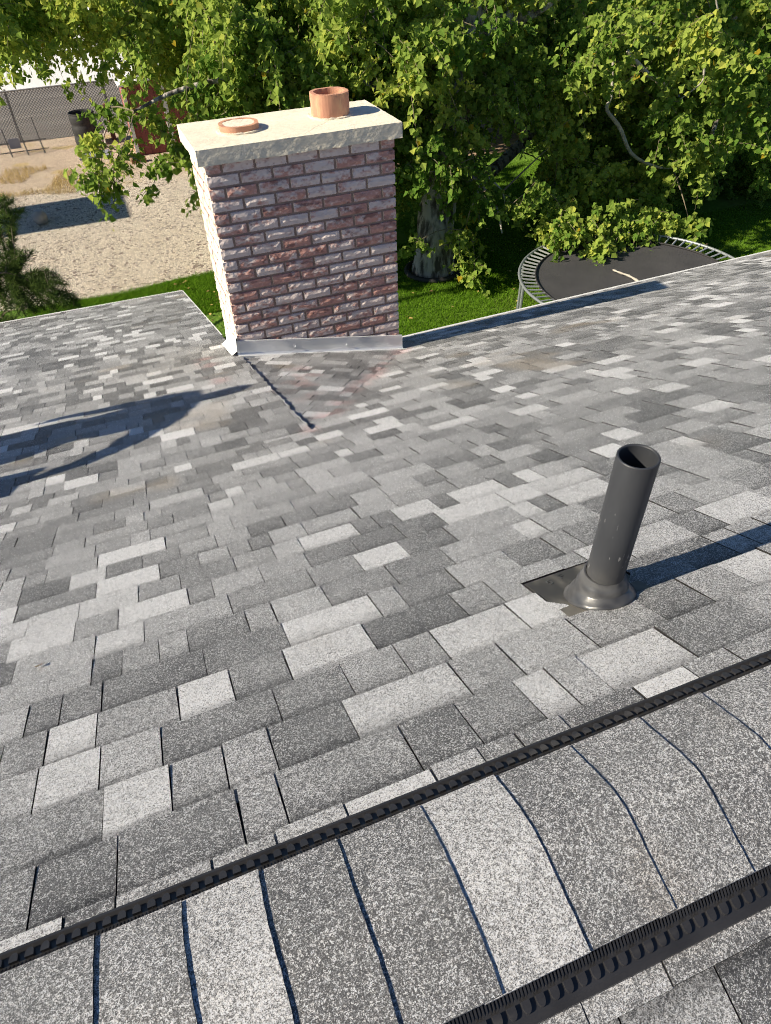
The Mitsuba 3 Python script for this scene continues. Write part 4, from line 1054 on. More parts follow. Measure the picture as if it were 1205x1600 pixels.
SP = np.array([15.0,10.1,-4.2,0.40,2.6,7.6,0.1,0.60,0.9,11.7,-0.9,0.50,-0.1,11.5,0.4,0.40,0.1,9.2,-0.1,0.40,4.5,7.4,-2.4,0.60,2.8,8.2,0.3,0.40,1.5,11.3,-1.1,0.60,2.4,9.8,-0.9,0.50,7.5,8.4,-0.7,0.40,11.0,9.7,-0.2,0.50,3.8,9.0,-2.8,0.40,10.2,8.6,-2.2,0.60,1.8,10.4,-1.5,0.40,2.3,10.2,-2.4,0.50,1.8,9.4,-1.6,0.40,13.7,8.2,-2.9,0.40,7.8,7.6,-1.2,0.60,3.9,10.2,0.0,0.40,8.8,7.4,-1.3,0.60,6.1,10.1,-0.5,0.50,1.7,10.5,-1.6,0.40,13.6,8.5,-2.5,0.60,1.9,8.4,-0.6,0.40,5.7,10.2,-0.7,0.50,4.6,8.6,-2.0,0.40,10.5,9.3,-4.2,0.60,6.0,9.9,-3.1,0.50,8.8,7.8,-3.1,0.50,2.2,9.5,-2.4,0.50,13.4,10.4,-4.3,0.50,4.2,7.2,-1.6,0.50,13.6,9.3,-2.8,0.60,14.6,10.2,-3.3,0.50,-1.5,9.8,0.0,0.60,4.0,8.2,-1.9,0.50,2.6,8.9,-2.1,0.40,7.7,8.0,-1.4,0.50,12.4,9.3,-5.1,0.60,2.9,9.0,0.2,0.40,1.7,10.3,-1.9,0.50,6.0,7.2,-1.1,0.60,2.4,7.4,-1.2,0.40,7.0,10.1,-1.6,0.40,3.1,10.2,-1.1,0.60,11.3,8.3,-1.8,0.40,4.6,9.4,-1.8,0.50,6.9,10.4,-1.1,0.50,1.7,11.8,0.2,0.50,4.3,8.5,-0.8,0.40,1.1,8.6,0.3,0.50,8.5,7.6,-0.9,0.40,8.1,8.5,-1.1,0.50,-1.5,9.1,0.2,0.60,2.1,8.7,-0.7,0.50,2.3,9.8,-2.6,0.40,10.0,6.7,-2.2,0.50,6.3,9.1,-3.1,0.50,4.3,9.4,-2.8,0.50,3.5,7.8,-2.7,0.40,7.2,7.7,-1.6,0.50,11.5,8.5,-0.8,0.60,5.1,8.7,-1.5,0.40,11.2,9.2,-4.4,0.40,1.6,6.9,-0.9,0.50,8.4,9.9,-0.2,0.40,14.5,8.3,-4.1,0.40,5.5,7.0,0.1,0.50,8.7,8.8,-1.2,0.40,1.6,8.5,-1.9,0.60,2.9,9.3,0.1,0.40,5.2,7.7,-2.5,0.60,4.5,6.8,-0.4,0.40,4.3,7.5,-0.1,0.50,3.2,7.1,-0.9,0.40,7.2,9.2,-0.3,0.40,11.0,8.4,-2.5,0.50,10.8,7.9,-2.2,0.60,-1.3,11.8,-0.2,0.60,8.7,6.9,-3.2,0.60,4.6,9.3,-0.6,0.50,2.2,7.9,-0.4,0.60,2.3,8.0,-2.4,0.50,10.9,9.9,-2.4,0.60,0.6,8.2,-0.1,0.40,-1.4,8.2,0.0,0.50,6.9,8.3,-1.3,0.50,11.7,8.3,-3.2,0.50,4.1,9.2,-0.5,0.40,2.9,10.0,-1.3,0.40,5.8,9.8,-0.3,0.50,8.0,10.1,-0.2,0.50,14.0,10.3,-2.4,0.60,11.3,9.7,-0.9,0.50,1.3,9.4,-2.4,0.40,13.4,9.2,-4.2,0.40,4.3,9.5,-0.9,0.60,3.4,7.3,-2.6,0.40,13.0,8.3,-3.5,0.50,-1.7,11.1,0.3,0.50,0.5,11.3,0.2,0.60,8.8,9.7,-1.1,0.40,11.0,7.5,-0.3,0.40,4.0,10.0,-2.7,0.40,2.5,6.9,-1.4,0.50,10.6,10.4,-0.6,0.40,1.0,10.2,0.3,0.50,3.1,8.6,-2.9,0.40,1.8,9.8,-1.5,0.40,5.2,8.5,-0.3,0.50,8.8,7.1,-1.1,0.40,4.3,9.7,-3.0,0.60,7.1,8.5,-1.0,0.40,-1.3,9.1,-0.1,0.50,11.9,9.6,-0.6,0.50,10.0,10.1,-3.0,0.60,10.4,6.7,-0.5,0.40,11.9,10.3,-3.9,0.60,5.0,7.8,-0.9,0.40,2.0,11.1,0.0,0.60,-1.6,11.9,-0.0,0.50,4.1,10.3,-0.9,0.40,2.0,6.7,-0.5,0.60,7.3,10.4,-0.7,0.50,5.2,9.4,-0.5,0.50,8.8,8.3,-1.9,0.50,3.7,8.3,-1.4,0.60,14.8,10.4,-3.5,0.60,-1.9,11.4,0.0,0.60,2.7,7.7,-0.3,0.40,1.7,9.6,-1.7,0.40,11.7,10.1,-3.9,0.40,8.9,6.8,-1.9,0.40,2.5,7.7,-2.5,0.40,10.0,8.5,-3.8,0.50,12.4,9.7,-3.6,0.50,7.7,9.0,-0.4,0.60,1.9,7.8,0.4,0.50,4.7,9.3,-2.2,0.50,13.7,9.2,-4.1,0.60,13.4,9.6,-0.4,0.40,1.6,8.3,0.2,0.50,14.6,10.4,-2.7,0.40,13.6,9.9,-4.2,0.60,-0.7,9.4,0.1,0.60,7.8,9.5,-1.7,0.60,5.5,7.0,-1.1,0.60,13.9,10.4,-4.4,0.40,10.5,7.8,-0.9,0.50,10.6,10.3,-0.5,0.40,1.1,10.3,0.1,0.60,11.6,8.2,-3.8,0.50,3.8,7.5,-1.9,0.50,11.0,6.7,-0.8,0.40,1.4,8.8,-1.7,0.50,8.0,8.5,-0.2,0.60,14.3,9.9,-2.0,0.60,13.2,9.7,-3.7,0.40,2.3,8.8,-2.8,0.50,11.6,10.2,-4.2,0.60,-0.5,8.3,0.3,0.40,2.3,10.1,-0.4,0.60,10.1,10.3,-1.3,0.50,2.8,8.9,-0.1,0.50,-0.1,9.5,0.5,0.50,13.1,9.6,-0.6,0.60,8.5,9.8,-0.1,0.50,8.1,7.9,-0.7,0.40,1.5,9.3,-1.6,0.40,5.3,7.9,-0.9,0.40,4.6,8.2,0.1,0.40,4.7,7.3,-1.3,0.50,10.4,8.4,-1.1,0.40,10.3,9.6,-0.1,0.50,9.7,8.8,-0.1,0.50,12.2,10.4,-0.7,0.40,13.5,8.4,-2.4,0.40,15.0,9.9,-3.8,0.50,4.4,8.1,0.1,0.60,3.8,10.1,-2.5,0.60,3.4,9.8,-3.0,0.50,14.0,10.5,-2.5,0.40,12.2,9.7,-0.9,0.50,9.6,8.0,-0.3,0.50,3.3,8.4,-0.7,0.50,8.2,6.9,-3.1,0.60,9.5,6.7,-0.7,0.50,12.1,7.1,-2.9,0.40,6.9,9.8,0.0,0.40,12.5,7.0,-3.4,0.40,5.8,10.0,-1.9,0.60,-0.1,8.1,0.5,0.50,8.3,9.6,-0.0,0.50,1.1,11.2,-1.0,0.40,2.2,7.8,0.4,0.50,-0.6,11.6,-0.1,0.60,5.6,10.3,-3.4,0.50,12.2,7.2,-1.4,0.60,8.3,8.1,-2.3,0.60,1.6,9.8,-1.9,0.40,3.2,6.6,0.3,0.60,-1.0,9.4,0.3,0.40,2.9,9.8,-1.1,0.50,9.1,7.6,-3.4,0.40,6.7,9.1,-1.6,0.40,8.9,10.0,-3.1,0.40,5.7,8.0,-2.1,0.40,-1.6,11.3,0.3,0.50,3.0,8.3,-1.7,0.60,-0.4,10.7,0.2,0.40,1.5,8.7,-1.6,0.40,12.8,7.7,-3.5,0.50,8.1,7.8,-0.9,0.40,11.8,9.2,-1.7,0.50,3.6,7.4,-0.1,0.50,1.6,8.4,-1.9,0.40,2.4,8.3,0.1,0.60,4.2,7.4,-1.1,0.50,10.6,6.7,-1.4,0.50,5.2,8.2,-2.6,0.50,9.0,7.0,-1.1,0.50,5.0,9.4,-1.9,0.40,13.5,9.6,-0.9,0.50,4.8,7.9,-0.3,0.50,10.5,7.7,-1.4,0.50,4.4,8.2,-0.1,0.40,5.4,9.3,-2.8,0.50,4.3,9.6,-0.2,0.40,6.5,9.2,-0.3,0.60,4.7,7.7,-1.4,0.60,13.7,9.2,-0.9,0.40,13.2,9.8,-2.0,0.60,10.6,7.8,-3.0,0.60,12.6,8.6,-3.1,0.50,4.0,9.4,-1.4,0.40,-0.2,10.8,-0.3,0.60,8.4,7.5,-1.8,0.40,0.3,9.8,0.1,0.60,4.2,9.7,-2.9,0.50,2.0,9.1,-2.0,0.50,11.8,9.0,-2.8,0.60,7.8,6.6,-2.8,0.40,10.3,7.9,-3.2,0.60,5.1,9.3,-1.2,0.40,8.3,6.8,-3.5,0.60,7.4,7.3,-0.5,0.60,7.2,9.1,-1.6,0.40,0.5,8.3,-0.3,0.60,2.2,7.5,-1.6,0.40,2.7,9.6,-2.2,0.50,11.0,10.1,-4.2,0.60,8.8,6.8,-0.4,0.40,0.4,8.7,-0.1,0.50,11.1,7.7,-2.2,0.40,10.3,9.9,-3.4,0.60,11.0,9.1,-1.1,0.50,11.6,6.9,-0.9,0.50,10.8,8.1,-0.8,0.40,3.7,9.4,-0.9,0.50,0.6,11.6,-0.2,0.40,3.2,8.4,0.3,0.40,10.1,9.2,-2.1,0.60,7.9,7.4,-3.1,0.60,9.0,8.7,-0.8,0.40,2.7,9.0,0.0,0.50,9.3,7.3,-2.7,0.60,-0.4,10.2,0.5,0.50,4.9,10.4,-1.5,0.60,3.7,9.8,-1.6,0.40,4.2,8.6,-0.1,0.60,4.5,9.2,-0.1,0.50,3.5,9.9,-1.1,0.40,1.2,7.1,-1.8,0.60,13.7,10.0,-4.8,0.60,6.6,8.6,-0.0,0.50,3.3,8.8,-2.2,0.60,9.2,6.9,-2.4,0.50,1.6,8.0,0.2,0.50,4.4,10.0,-0.2,0.50,1.9,10.1,-1.6,0.60,2.4,9.9,-1.8,0.60,10.4,7.4,-1.8,0.60,2.6,7.1,-1.0,0.50,2.3,9.7,0.2,0.50,2.9,6.8,-2.2,0.40,11.3,7.7,-1.4,0.50,6.8,8.4,0.0,0.40,9.0,10.5,-2.8,0.60,12.0,9.0,-4.8,0.40,1.4,7.0,-1.6,0.50,14.4,9.5,-1.0,0.60,4.5,7.3,-1.0,0.50,1.6,7.2,-0.1,0.60,4.5,8.1,-0.1,0.40,9.6,7.5,-3.0,0.50,10.0,6.7,-2.9,0.40,8.7,7.9,-1.2,0.60,-1.6,8.1,0.1,0.50,4.4,7.5,0.2,0.50,9.1,8.4,-0.9,0.40,7.0,7.0,-3.0,0.60,1.5,6.8,-0.2,0.40,2.2,8.2,-0.8,0.50,1.5,7.5,-0.8,0.50,11.0,8.4,-4.0,0.40,12.1,9.4,-4.2,0.60,6.5,7.2,0.2,0.60,8.3,7.9,-2.5,0.50,2.1,7.4,-0.4,0.60,1.4,6.6,0.1,0.60,5.0,7.5,-0.0,0.50,8.1,8.5,-3.4,0.50,-0.9,9.9,-0.1,0.60,-1.4,8.7,0.6,0.40,6.5,7.7,-1.0,0.50,10.5,7.9,-2.9,0.40,3.2,7.4,-1.6,0.40,11.9,8.7,-1.0,0.40,1.5,9.6,-0.2,0.50,6.7,6.7,-2.2,0.40,15.3,10.1,-2.7,0.50,13.8,10.4,-0.7,0.50,6.2,8.6,0.0,0.60,9.2,7.2,-2.9,0.50,8.7,9.3,-3.6,0.40,5.8,9.2,-3.5,0.50,8.6,8.5,-0.9,0.60,11.4,9.8,-1.0,0.50,13.0,8.8,-2.5,0.40,1.9,10.3,-2.9,0.40,3.2,6.6,-1.9,0.60,9.6,8.3,-0.3,0.40,13.0,7.9,-4.1,0.50,5.1,9.1,-2.8,0.50,4.5,9.2,-1.9,0.60,6.7,10.5,0.0,0.40,1.7,11.2,-1.0,0.40,3.7,8.5,0.1,0.50,0.9,8.9,-0.6,0.50,6.8,9.2,-0.1,0.40,6.0,7.0,-1.2,0.60,9.2,9.8,-3.9,0.40,1.4,7.1,-1.4,0.60,13.3,10.4,-1.1,0.60,10.7,8.3,-1.3,0.60,3.1,9.2,-0.4,0.50,4.2,7.2,-0.9,0.40,4.4,10.1,-2.4,0.50,1.4,9.9,-0.5,0.50,-1.0,11.6,0.1,0.60,3.2,8.4,-2.4,0.40,6.8,8.3,-0.0,0.60,4.0,10.3,-0.7,0.60,12.5,10.1,-2.9,0.50,7.4,9.0,-1.5,0.60,6.6,7.8,-1.3,0.60,2.1,7.5,-0.1,0.60,2.9,8.2,-2.0,0.40,5.1,6.7,-2.6,0.40,-0.8,11.0,-0.3,0.60,3.1,7.5,-0.2,0.40,5.1,7.8,-1.2,0.40,2.0,7.7,-1.0,0.50,4.9,10.1,-0.5,0.40,7.7,6.9,-1.1,0.50,2.2,7.8,-0.6,0.60,1.9,9.6,-2.6,0.40,13.3,8.9,-3.5,0.60,6.4,9.6,-0.3,0.60,1.7,6.7,-0.2,0.40,12.9,10.3,-3.4,0.60,8.9,10.5,-1.1,0.40,1.4,7.4,-2.0,0.50,8.6,9.8,-0.7,0.50,13.8,8.4,-2.2,0.60,1.6,11.9,-1.2,0.60,3.0,9.6,-2.3,0.40,1.3,8.4,0.2,0.60,6.4,8.0,-0.2,0.40,4.3,8.4,-1.4,0.50,1.5,7.6,-1.9,0.60,8.8,7.4,-2.7,0.60,9.1,10.1,-2.6,0.40,2.7,9.8,-0.2,0.60,1.0,8.4,0.3,0.50,9.2,9.2,-1.0,0.60,11.8,8.5,-2.6,0.40,6.3,6.8,-1.2,0.40,14.2,8.4,-3.4,0.50,2.1,9.5,-1.0,0.60,13.5,9.4,-0.9,0.60,7.5,6.7,-2.6,0.60,11.4,10.2,-3.1,0.50,3.0,7.7,0.1,0.40,-0.0,11.8,-0.4,0.50,2.3,7.3,-1.7,0.40,11.4,6.7,-1.3,0.50,11.2,7.5,-2.8,0.60,2.1,8.9,-0.1,0.40,-1.1,9.5,0.6,0.50,4.3,8.4,-1.7,0.40,7.5,8.9,-1.3,0.60,-0.9,9.3,0.5,0.40,11.6,10.1,-2.7,0.40,5.0,8.4,-0.7,0.40,6.8,7.0,-1.2,0.40,7.4,7.7,-1.8,0.50,14.2,8.9,-3.3,0.40,0.3,10.9,-0.4,0.50,7.1,10.0,-0.0,0.60,3.5,6.7,0.4,0.60,1.1,8.4,-0.7,0.50,1.5,10.6,-0.5,0.60,12.9,7.3,-3.6,0.50,9.1,9.7,-2.5,0.40,4.4,7.6,-0.7,0.40,11.3,7.1,-0.5,0.60,10.0,9.9,-1.4,0.40,8.2,7.3,-0.8,0.40,6.8,6.7,-1.4,0.50,1.9,7.0,-0.2,0.40,8.5,8.8,-3.6,0.50,9.6,8.5,-2.1,0.60,11.7,9.8,-3.3,0.40,10.6,6.9,-0.2,0.50,3.9,10.5,-1.4,0.40,-0.3,11.0,-0.1,0.40,4.9,7.6,-2.1,0.60,8.1,8.2,-1.0,0.50,4.2,10.4,-0.8,0.40,4.0,7.2,-0.6,0.50,5.8,7.9,-0.8,0.60,2.0,9.8,-2.5,0.60,11.7,8.1,-3.0,0.60,9.6,6.7,-1.1,0.60,4.3,8.3,-0.4,0.40,6.2,7.5,-1.0,0.60,3.2,7.2,0.4,0.40,3.3,10.0,-2.6,0.50,12.4,10.1,-1.0,0.50,1.3,11.7,-0.8,0.40,7.5,8.2,-0.6,0.60,3.3,7.3,-0.4,0.60,-1.4,11.0,-0.0,0.50,5.4,7.8,0.3,0.40,12.3,8.4,-3.9,0.50,7.2,9.3,-0.2,0.40,9.6,8.3,-3.5,0.60,7.4,8.4,-1.4,0.60,0.1,10.7,0.0,0.50,12.2,10.2,-1.4,0.60,8.3,8.5,-1.8,0.50,9.8,7.6,-1.3,0.40,11.3,10.1,-1.9,0.60,2.7,8.7,-1.5,0.60,3.2,9.7,-0.4,0.60,9.4,7.6,-0.5,0.60,8.1,9.3,-1.1,0.60,4.7,6.8,-0.3,0.40,10.3,9.8,-2.0,0.50,10.1,7.8,-0.1,0.40,-0.5,7.0,-1.4,0.30,-0.7,7.0,-1.7,0.28,-0.8,7.0,-1.8,0.20,-0.4,7.0,-1.9,0.22,-0.2,7.0,-1.5,0.30,-0.3,7.5,-1.1,0.35,0.2,7.0,-1.1,0.35,0.4,7.0,-1.3,0.30,0.5,7.0,-1.6,0.30,0.2,6.8,-1.8,0.25,0.6,6.8,-1.7,0.20,0.1,6.8,-2.0,0.15,5.1,6.3,-3.7,0.30,5.0,6.1,-4.0,0.22,5.0,6.5,-3.3,0.35,4.1,6.6,-3.4,0.25,5.6,6.0,-2.8,0.30,5.2,6.2,-2.6,0.30,4.6,6.3,-2.2,0.35,4.1,6.3,-2.2,0.35,4.5,6.3,-1.0,0.40,4.9,6.4,-1.7,0.40,4.4,6.2,-1.9,0.40,5.0,6.3,-2.1,0.35,5.4,6.5,-1.3,0.40,4.5,6.2,-0.5,0.45,5.2,6.4,-0.5,0.45,6.0,5.1,-3.2,0.30,8.6,4.9,-3.6,0.30,7.7,4.8,-3.6,0.25,6.5,4.9,-3.4,0.28,7.5,5.0,-3.3,0.40,8.3,5.0,-3.5,0.35,8.1,4.9,-3.7,0.25,6.9,5.0,-3.3,0.35,6.5,5.4,-3.0,0.45,7.0,5.3,-3.1,0.45,7.7,5.3,-3.2,0.45,8.2,5.3,-3.4,0.40,6.1,5.4,-3.0,0.40,6.4,5.2,-3.1,0.40,6.5,5.0,-3.3,0.25,7.2,5.2,-3.2,0.35,7.9,4.9,-3.7,0.28,7.9,5.2,-3.5,0.35,9.1,5.6,-3.7,0.35,6.3,5.6,-2.9,0.40,6.0,5.8,-2.6,0.35,7.3,5.0,-3.6,0.20,10.1,5.5,-2.4,0.50,9.3,5.5,-1.8,0.50,8.9,5.6,-2.3,0.50,8.2,5.6,-1.7,0.45,9.6,5.5,-1.4,0.50,3.9,6.0,-0.4,0.50,3.7,6.0,-0.7,0.45,2.7,6.6,-0.5,0.50,3.3,6.6,-0.4,0.50,2.2,6.8,-0.7,0.45,1.2,7.0,-0.7,0.45,7.2,5.6,-0.5,0.50,8.4,5.6,-0.7,0.50,6.7,5.8,-0.8,0.50]).reshape(-1, 4)


def bark_tube(points, radii, sides, n, seed, amp=.10):
    p = curve(points, n)
    r = np.interp(np.linspace(0, 1, n), np.linspace(0, 1, len(radii)), radii)
    v, f = tube(p, r, sides)
    c = np.repeat(p, sides, 0); c = np.vstack([c, p[:1], p[-1:]])
    d = v - c
    k = 1 + amp * 2 * (meshkit.fbm(v * np.array([9, 9, 2.2]) + seed * 13, 3) - .5)
    return c + d * k[:, None], f


def connect(spr, nodes, wood, r0=.010):
    """branchlets: each spray grows from the nearest limb or from the nearest spray already reached"""
    nodes = [np.array(n) for n in nodes]
    level = [0] * len(nodes)
    todo = [np.array(s_[:3]) for s_ in spr]
    lim = np.array(nodes)
    todo.sort(key=lambda c: np.linalg.norm(lim - c, axis=1).min())
    for c in todo:
        N = np.array(nodes)
        d = np.linalg.norm(N - c, axis=1) + .3 * np.maximum(N[:, 2] - c[2], 0) + .12 * np.array(level)
        i = int(np.argmin(d))
        b = nodes[i]
        L = np.linalg.norm(c - b)
        mid = (b + c) / 2 + np.array([rnd.uniform(-.12, .12), rnd.uniform(-.12, .12), rnd.uniform(.0, .16)]) * min(L, 1.5)
        wood.append(tube(curve([b, mid, c], 6), np.linspace(max(r0 * .45, (r0 + .006 * L) * .75 ** level[i]), .004, 6), 5, cap=False))
        nodes.append(c); level.append(level[i] + 1)
        nodes.append(mid); level.append(level[i] + 1)


def poplar(name, lab, grp, trunk, tr_r, limbs, spr, seed, per_m, size, pale=()):
    t = thing(name, lab, 'tree', grp)
    add('trunk', bark_tube(trunk, tr_r, 40, 60, seed, .16), 'm_bark', t, smooth=True)
    nodes = list(curve(trunk, 30))[12:]
    for pts, ra in limbs:
        add('limb', bark_tube(pts, ra, 12, 24, seed + len(nodes), .10), 'm_bark', t, smooth=True)
        nodes += list(curve(pts, 14))[3:]
    for pts, ra in pale:
        add('limb', bark_tube(pts, ra, 8, 24, seed + len(nodes), .06), 'm_pale_bark', t, smooth=True)
        nodes += list(curve(pts, 14))[3:]
    wood, tw = [], []
    connect(spr, nodes, wood)
    v, f, uv, n = sprays(spr, per_m, size, seed, tw)
    add('branches', cat_mesh(wood), 'm_twig', t, smooth=True, kind='stuff')
    add('twigs', cat_mesh(tw), 'm_twig', t, kind='stuff')
    add('crown', (v, f), 'm_leaf', t, uv=uv, kind='stuff')
    return n


def above(cx, cy, cz, rx, ry, rz, n, seed, zmin):
    """sprays of the part of a crown that stands above the picture"""
    r = np.random.default_rng(seed)
    out = []
    while len(out) < n:
        d = r.normal(size=3); d /= np.linalg.norm(d)
        p = np.array([cx, cy, cz]) + d * np.array([rx, ry, rz]) * r.uniform(.45, 1.0)
        if p[2] > zmin and p[1] > 5.2:
            out.append((*p, r.uniform(.5, .8)))
    return np.array(out)


west = SP[:, 0] < 8.3
total = 0
top1 = above(4.6, 8.8, 1.5, 6.0, 3.8, 4.5, 12, 3, 1.2)
total += poplar('poplar_tree', 'big poplar with thick furrowed grey trunk close behind the brick chimney', 'poplars behind the house',
                [(4.76, 7.3, ZG - .1), (4.80, 7.3, ZG + .5), (4.95, 7.4, -2.8), (5.40, 7.6, -1.0), (5.62, 7.7, .4), (5.7, 8.0, 2.4), (5.6, 8.2, 4.6)], [.43, .345, .31, .26, .22, .13, .04],
                [([(4.95, 7.4, -3.0), (5.6, 7.9, -3.15), (6.28, 8.3, -3.1), (7.76, 9.2, -2.7), (9.2, 9.8, -1.6), (10.2, 10.0, -.3)], [.16, .13, .12, .10, .07, .03]),
                 ([(5.45, 7.6, -.9), (6.0, 7.4, -.5), (6.4, 7.2, -.38), (7.4, 6.9, .2), (8.6, 6.4, .6)], [.13, .11, .10, .07, .03]),
                 ([(5.3, 7.55, -1.3), (4.2, 8.0, -.4), (2.8, 8.6, .2), (1.0, 9.3, .35), (-1.2, 10.0, .3)], [.13, .11, .08, .06, .02]),
                 ([(5.1, 7.5, -1.9), (3.9, 7.2, -1.2), (2.4, 7.0, -.75), (.9, 6.9, -.8), (.1, 6.9, -1.0)], [.09, .07, .05, .035, .015]),
                 ([(5.5, 7.65, -.3), (5.0, 6.8, .6), (4.3, 6.2, 1.0), (3.3, 5.9, 1.1)], [.10, .08, .05, .02]),
                 ([(5.0, 7.4, -2.5), (5.2, 6.8, -2.5), (5.45, 6.3, -2.9), (5.5, 6.1, -3.3)], [.05, .035, .022, .012])],
                np.vstack([SP[west], top1]), 21, 66, .108,
                [([(5.21, 6.4, -2.37), (5.54, 6.3, -2.67), (5.63, 6.25, -3.01)], [.016, .013, .006]), ([(5.19, 6.4, -2.5), (5.1, 6.3, -2.7), (4.99, 6.3, -2.86)], [.014, .010, .005])])
top2 = above(11.5, 8.6, 1.5, 4.5, 3.6, 4.0, 12, 4, 1.0)
total += poplar('poplar_tree', 'bright poplar leaning in from the right over the trampoline', 'poplars behind the house',
                [(12.6, 9.6, ZG - .1), (12.5, 9.5, -2.0), (12.2, 9.3, 0.2), (11.8, 9.0, 2.4), (11.6, 8.8, 4.6)], [.34, .28, .22, .14, .04],
                [([(12.4, 9.4, -1.2), (11.0, 8.4, -.6), (9.8, 7.4, -.3), (8.84, 6.4, -.3)], [.13, .10, .07, .03]),
                 ([(12.5, 9.5, -2.2), (11.4, 8.0, -2.1), (10.2, 6.8, -2.2), (9.2, 5.8, -2.3)], [.10, .08, .05, .02]),
                 ([(12.2, 9.3, .2), (10.8, 9.6, .9), (9.2, 9.8, 1.3)], [.12, .09, .04])],
                np.vstack([SP[~west], top2]), 31, 66, .116,
                [([(7.51, 6.5, -1.05), (7.58, 6.5, -1.54), (7.53, 6.5, -1.74), (7.85, 6.5, -2.05), (8.21, 6.5, -2.52), (8.85, 6.5, -2.82), (9.4, 6.5, -2.89)], [.020, .024, .030, .036, .030, .020, .010]),
                 ([(7.6, 6.3, -.9), (7.82, 6.3, -1.07), (8.11, 6.3, -1.28), (8.46, 6.3, -1.44)], [.030, .034, .040, .030]),
                 ([(8.84, 6.0, -.30), (9.0, 6.0, -.64), (8.85, 6.0, -1.01), (8.92, 6.0, -1.24), (8.91, 6.0, -1.42), (8.57, 6.0, -1.61)], [.012, .018, .022, .018, .014, .008])])
# darker trees farther back fill the view between the two crowns
for i, (x, y, zc, rx, rz, lab) in enumerate([(7.0, 15.5, -.6, 3.0, 3.0, 'dark leafy tree behind the thick poplar trunk'), (12.5, 15.5, -1.0, 3.6, 3.2, 'dark leafy tree farthest back at the right behind the trampoline'),
                                            (17.5, 12.0, -1.5, 3.4, 3.2, 'dark leafy tree at the right edge beyond the trampoline'), (3.9, 23.6, -.6, 2.6, 3.0, 'dark leafy tree beyond the fence behind the chimney')]):
    r = np.random.default_rng(70 + i)
    spr = []
    while len(spr) < 70:
        d = r.normal(size=3); d /= np.linalg.norm(d)
        p = np.array([x, y, zc]) + d * np.array([rx, rx * .8, rz]) * r.uniform(.5, 1.0)
        if p[2] > ZG + .7:
            spr.append((*p, r.uniform(.7, 1.0)))
    total += poplar('broadleaf_tree', lab, 'trees at the back of the garden', [(x, y, ZG - .1), (x + .1, y, -2.5), (x, y + .1, zc + .5), (x, y, zc + rz * .8)], [.22, .18, .12, .03],
                    [([(x, y, -2.4), (x - rx * .4, y - .4, zc), (x - rx * .7, y - .5, zc + .6)], [.09, .06, .02]), ([(x, y, -2.2), (x + rx * .4, y - .3, zc), (x + rx * .7, y, zc + .5)], [.09, .06, .02])],
                    np.array(spr), 80 + i, 34, .15)

# pine at the left edge
PN = thing('pine_tree', 'dark pine with needle tufts reaching in at the left edge over the eave', 'tree')
add('trunk', bark_tube([(-4.3, 6.2, ZG - .1), (-4.3, 6.2, -2.0), (-4.25, 6.2, .2), (-4.2, 6.2, 2.2)], [.17, .14, .09, .02], 14, 24, 5, .08), 'm_pine_bark', PN, smooth=True)
tufts = [(-1.7, 5.7, -1.6), (-1.74, 5.5, -2.13), (-1.85, 5.4, -2.11), (-1.88, 5.7, -1.93), (-1.44, 5.2, -2.36), (-1.56, 5.2, -2.55), (-1.43, 5.2, -2.49), (-1.69, 5.4, -2.55), (-1.31, 5.1, -2.69), (-1.39, 5.2, -2.79), (-1.82, 5.4, -2.58), (-1.97, 5.5, -2.46), (-2.0, 5.6, -2.32), (-1.93, 5.2, -2.56), (-2.08, 5.2, -2.66), (-1.85, 5.1, -2.66), (-2.16, 5.4, -2.64), (-1.73, 5.2, -2.65), (-1.86, 5.4, -2.36), (-1.98, 5.6, -2.12), (-2.15, 5.5, -2.51), (-1.54, 5.2, -2.73), (-2.15, 5.1, -2.73), (-2.12, 5.6, -2.14), (-2.28, 5.6, -2.44), (-2.01, 5.8, -1.82), (-2.46, 5.5, -2.71), (-1.93, 5.0, -2.78), (-1.83, 5.7, -1.74), (-1.69, 5.6, -1.77)]
pw = []
np_r = np.random.default_rng(9)
nv, nf, nuv, cnt = [], [], [], 0
extra = []
for k in range(60):
    th, zz = np_r.uniform(0, 2 * math.pi), np_r.uniform(-3.4, 1.6)
    rr2 = np_r.uniform(.4, 1.0) * (1.5 - .35 * (zz + 3))
    p = (-6.2 + rr2 * math.cos(th), 6.2 + rr2 * math.sin(th), zz)
    if p[0] < -2.9:
        extra.append(p)
limb_nodes = []
for (tx_, ty_, tz_) in [(-2.0, 5.4, -2.3), (-2.1, 5.2, -1.5), (-2.6, 5.0, -2.7), (-3.0, 7.4, -1.6), (-5.6, 6.8, -2.4), (-5.4, 5.4, -1.0), (-4.4, 7.6, -.2), (-3.2, 5.6, -.4), (-4.8, 5.2, .6)]:
    lp = curve([(-4.27, 6.2, tz_ - .35), ((tx_ - 4.27) / 2, (ty_ + 6.2) / 2, tz_ - .05), (tx_, ty_, tz_)], 12)
    add('limb', tube(lp, np.linspace(.05, .014, 12), 8), 'm_pine_bark', PN, smooth=True)
    limb_nodes += list(lp[4:])
tuft_pts = [(a + np_r.normal() * .05, b + np_r.normal() * .12, c_ + np_r.normal() * .05) for (a, b, c_) in list(tufts) * 3] + extra
connect([(*q, .2) for q in tuft_pts], limb_nodes, pw, .008)
LN = np.array(limb_nodes)
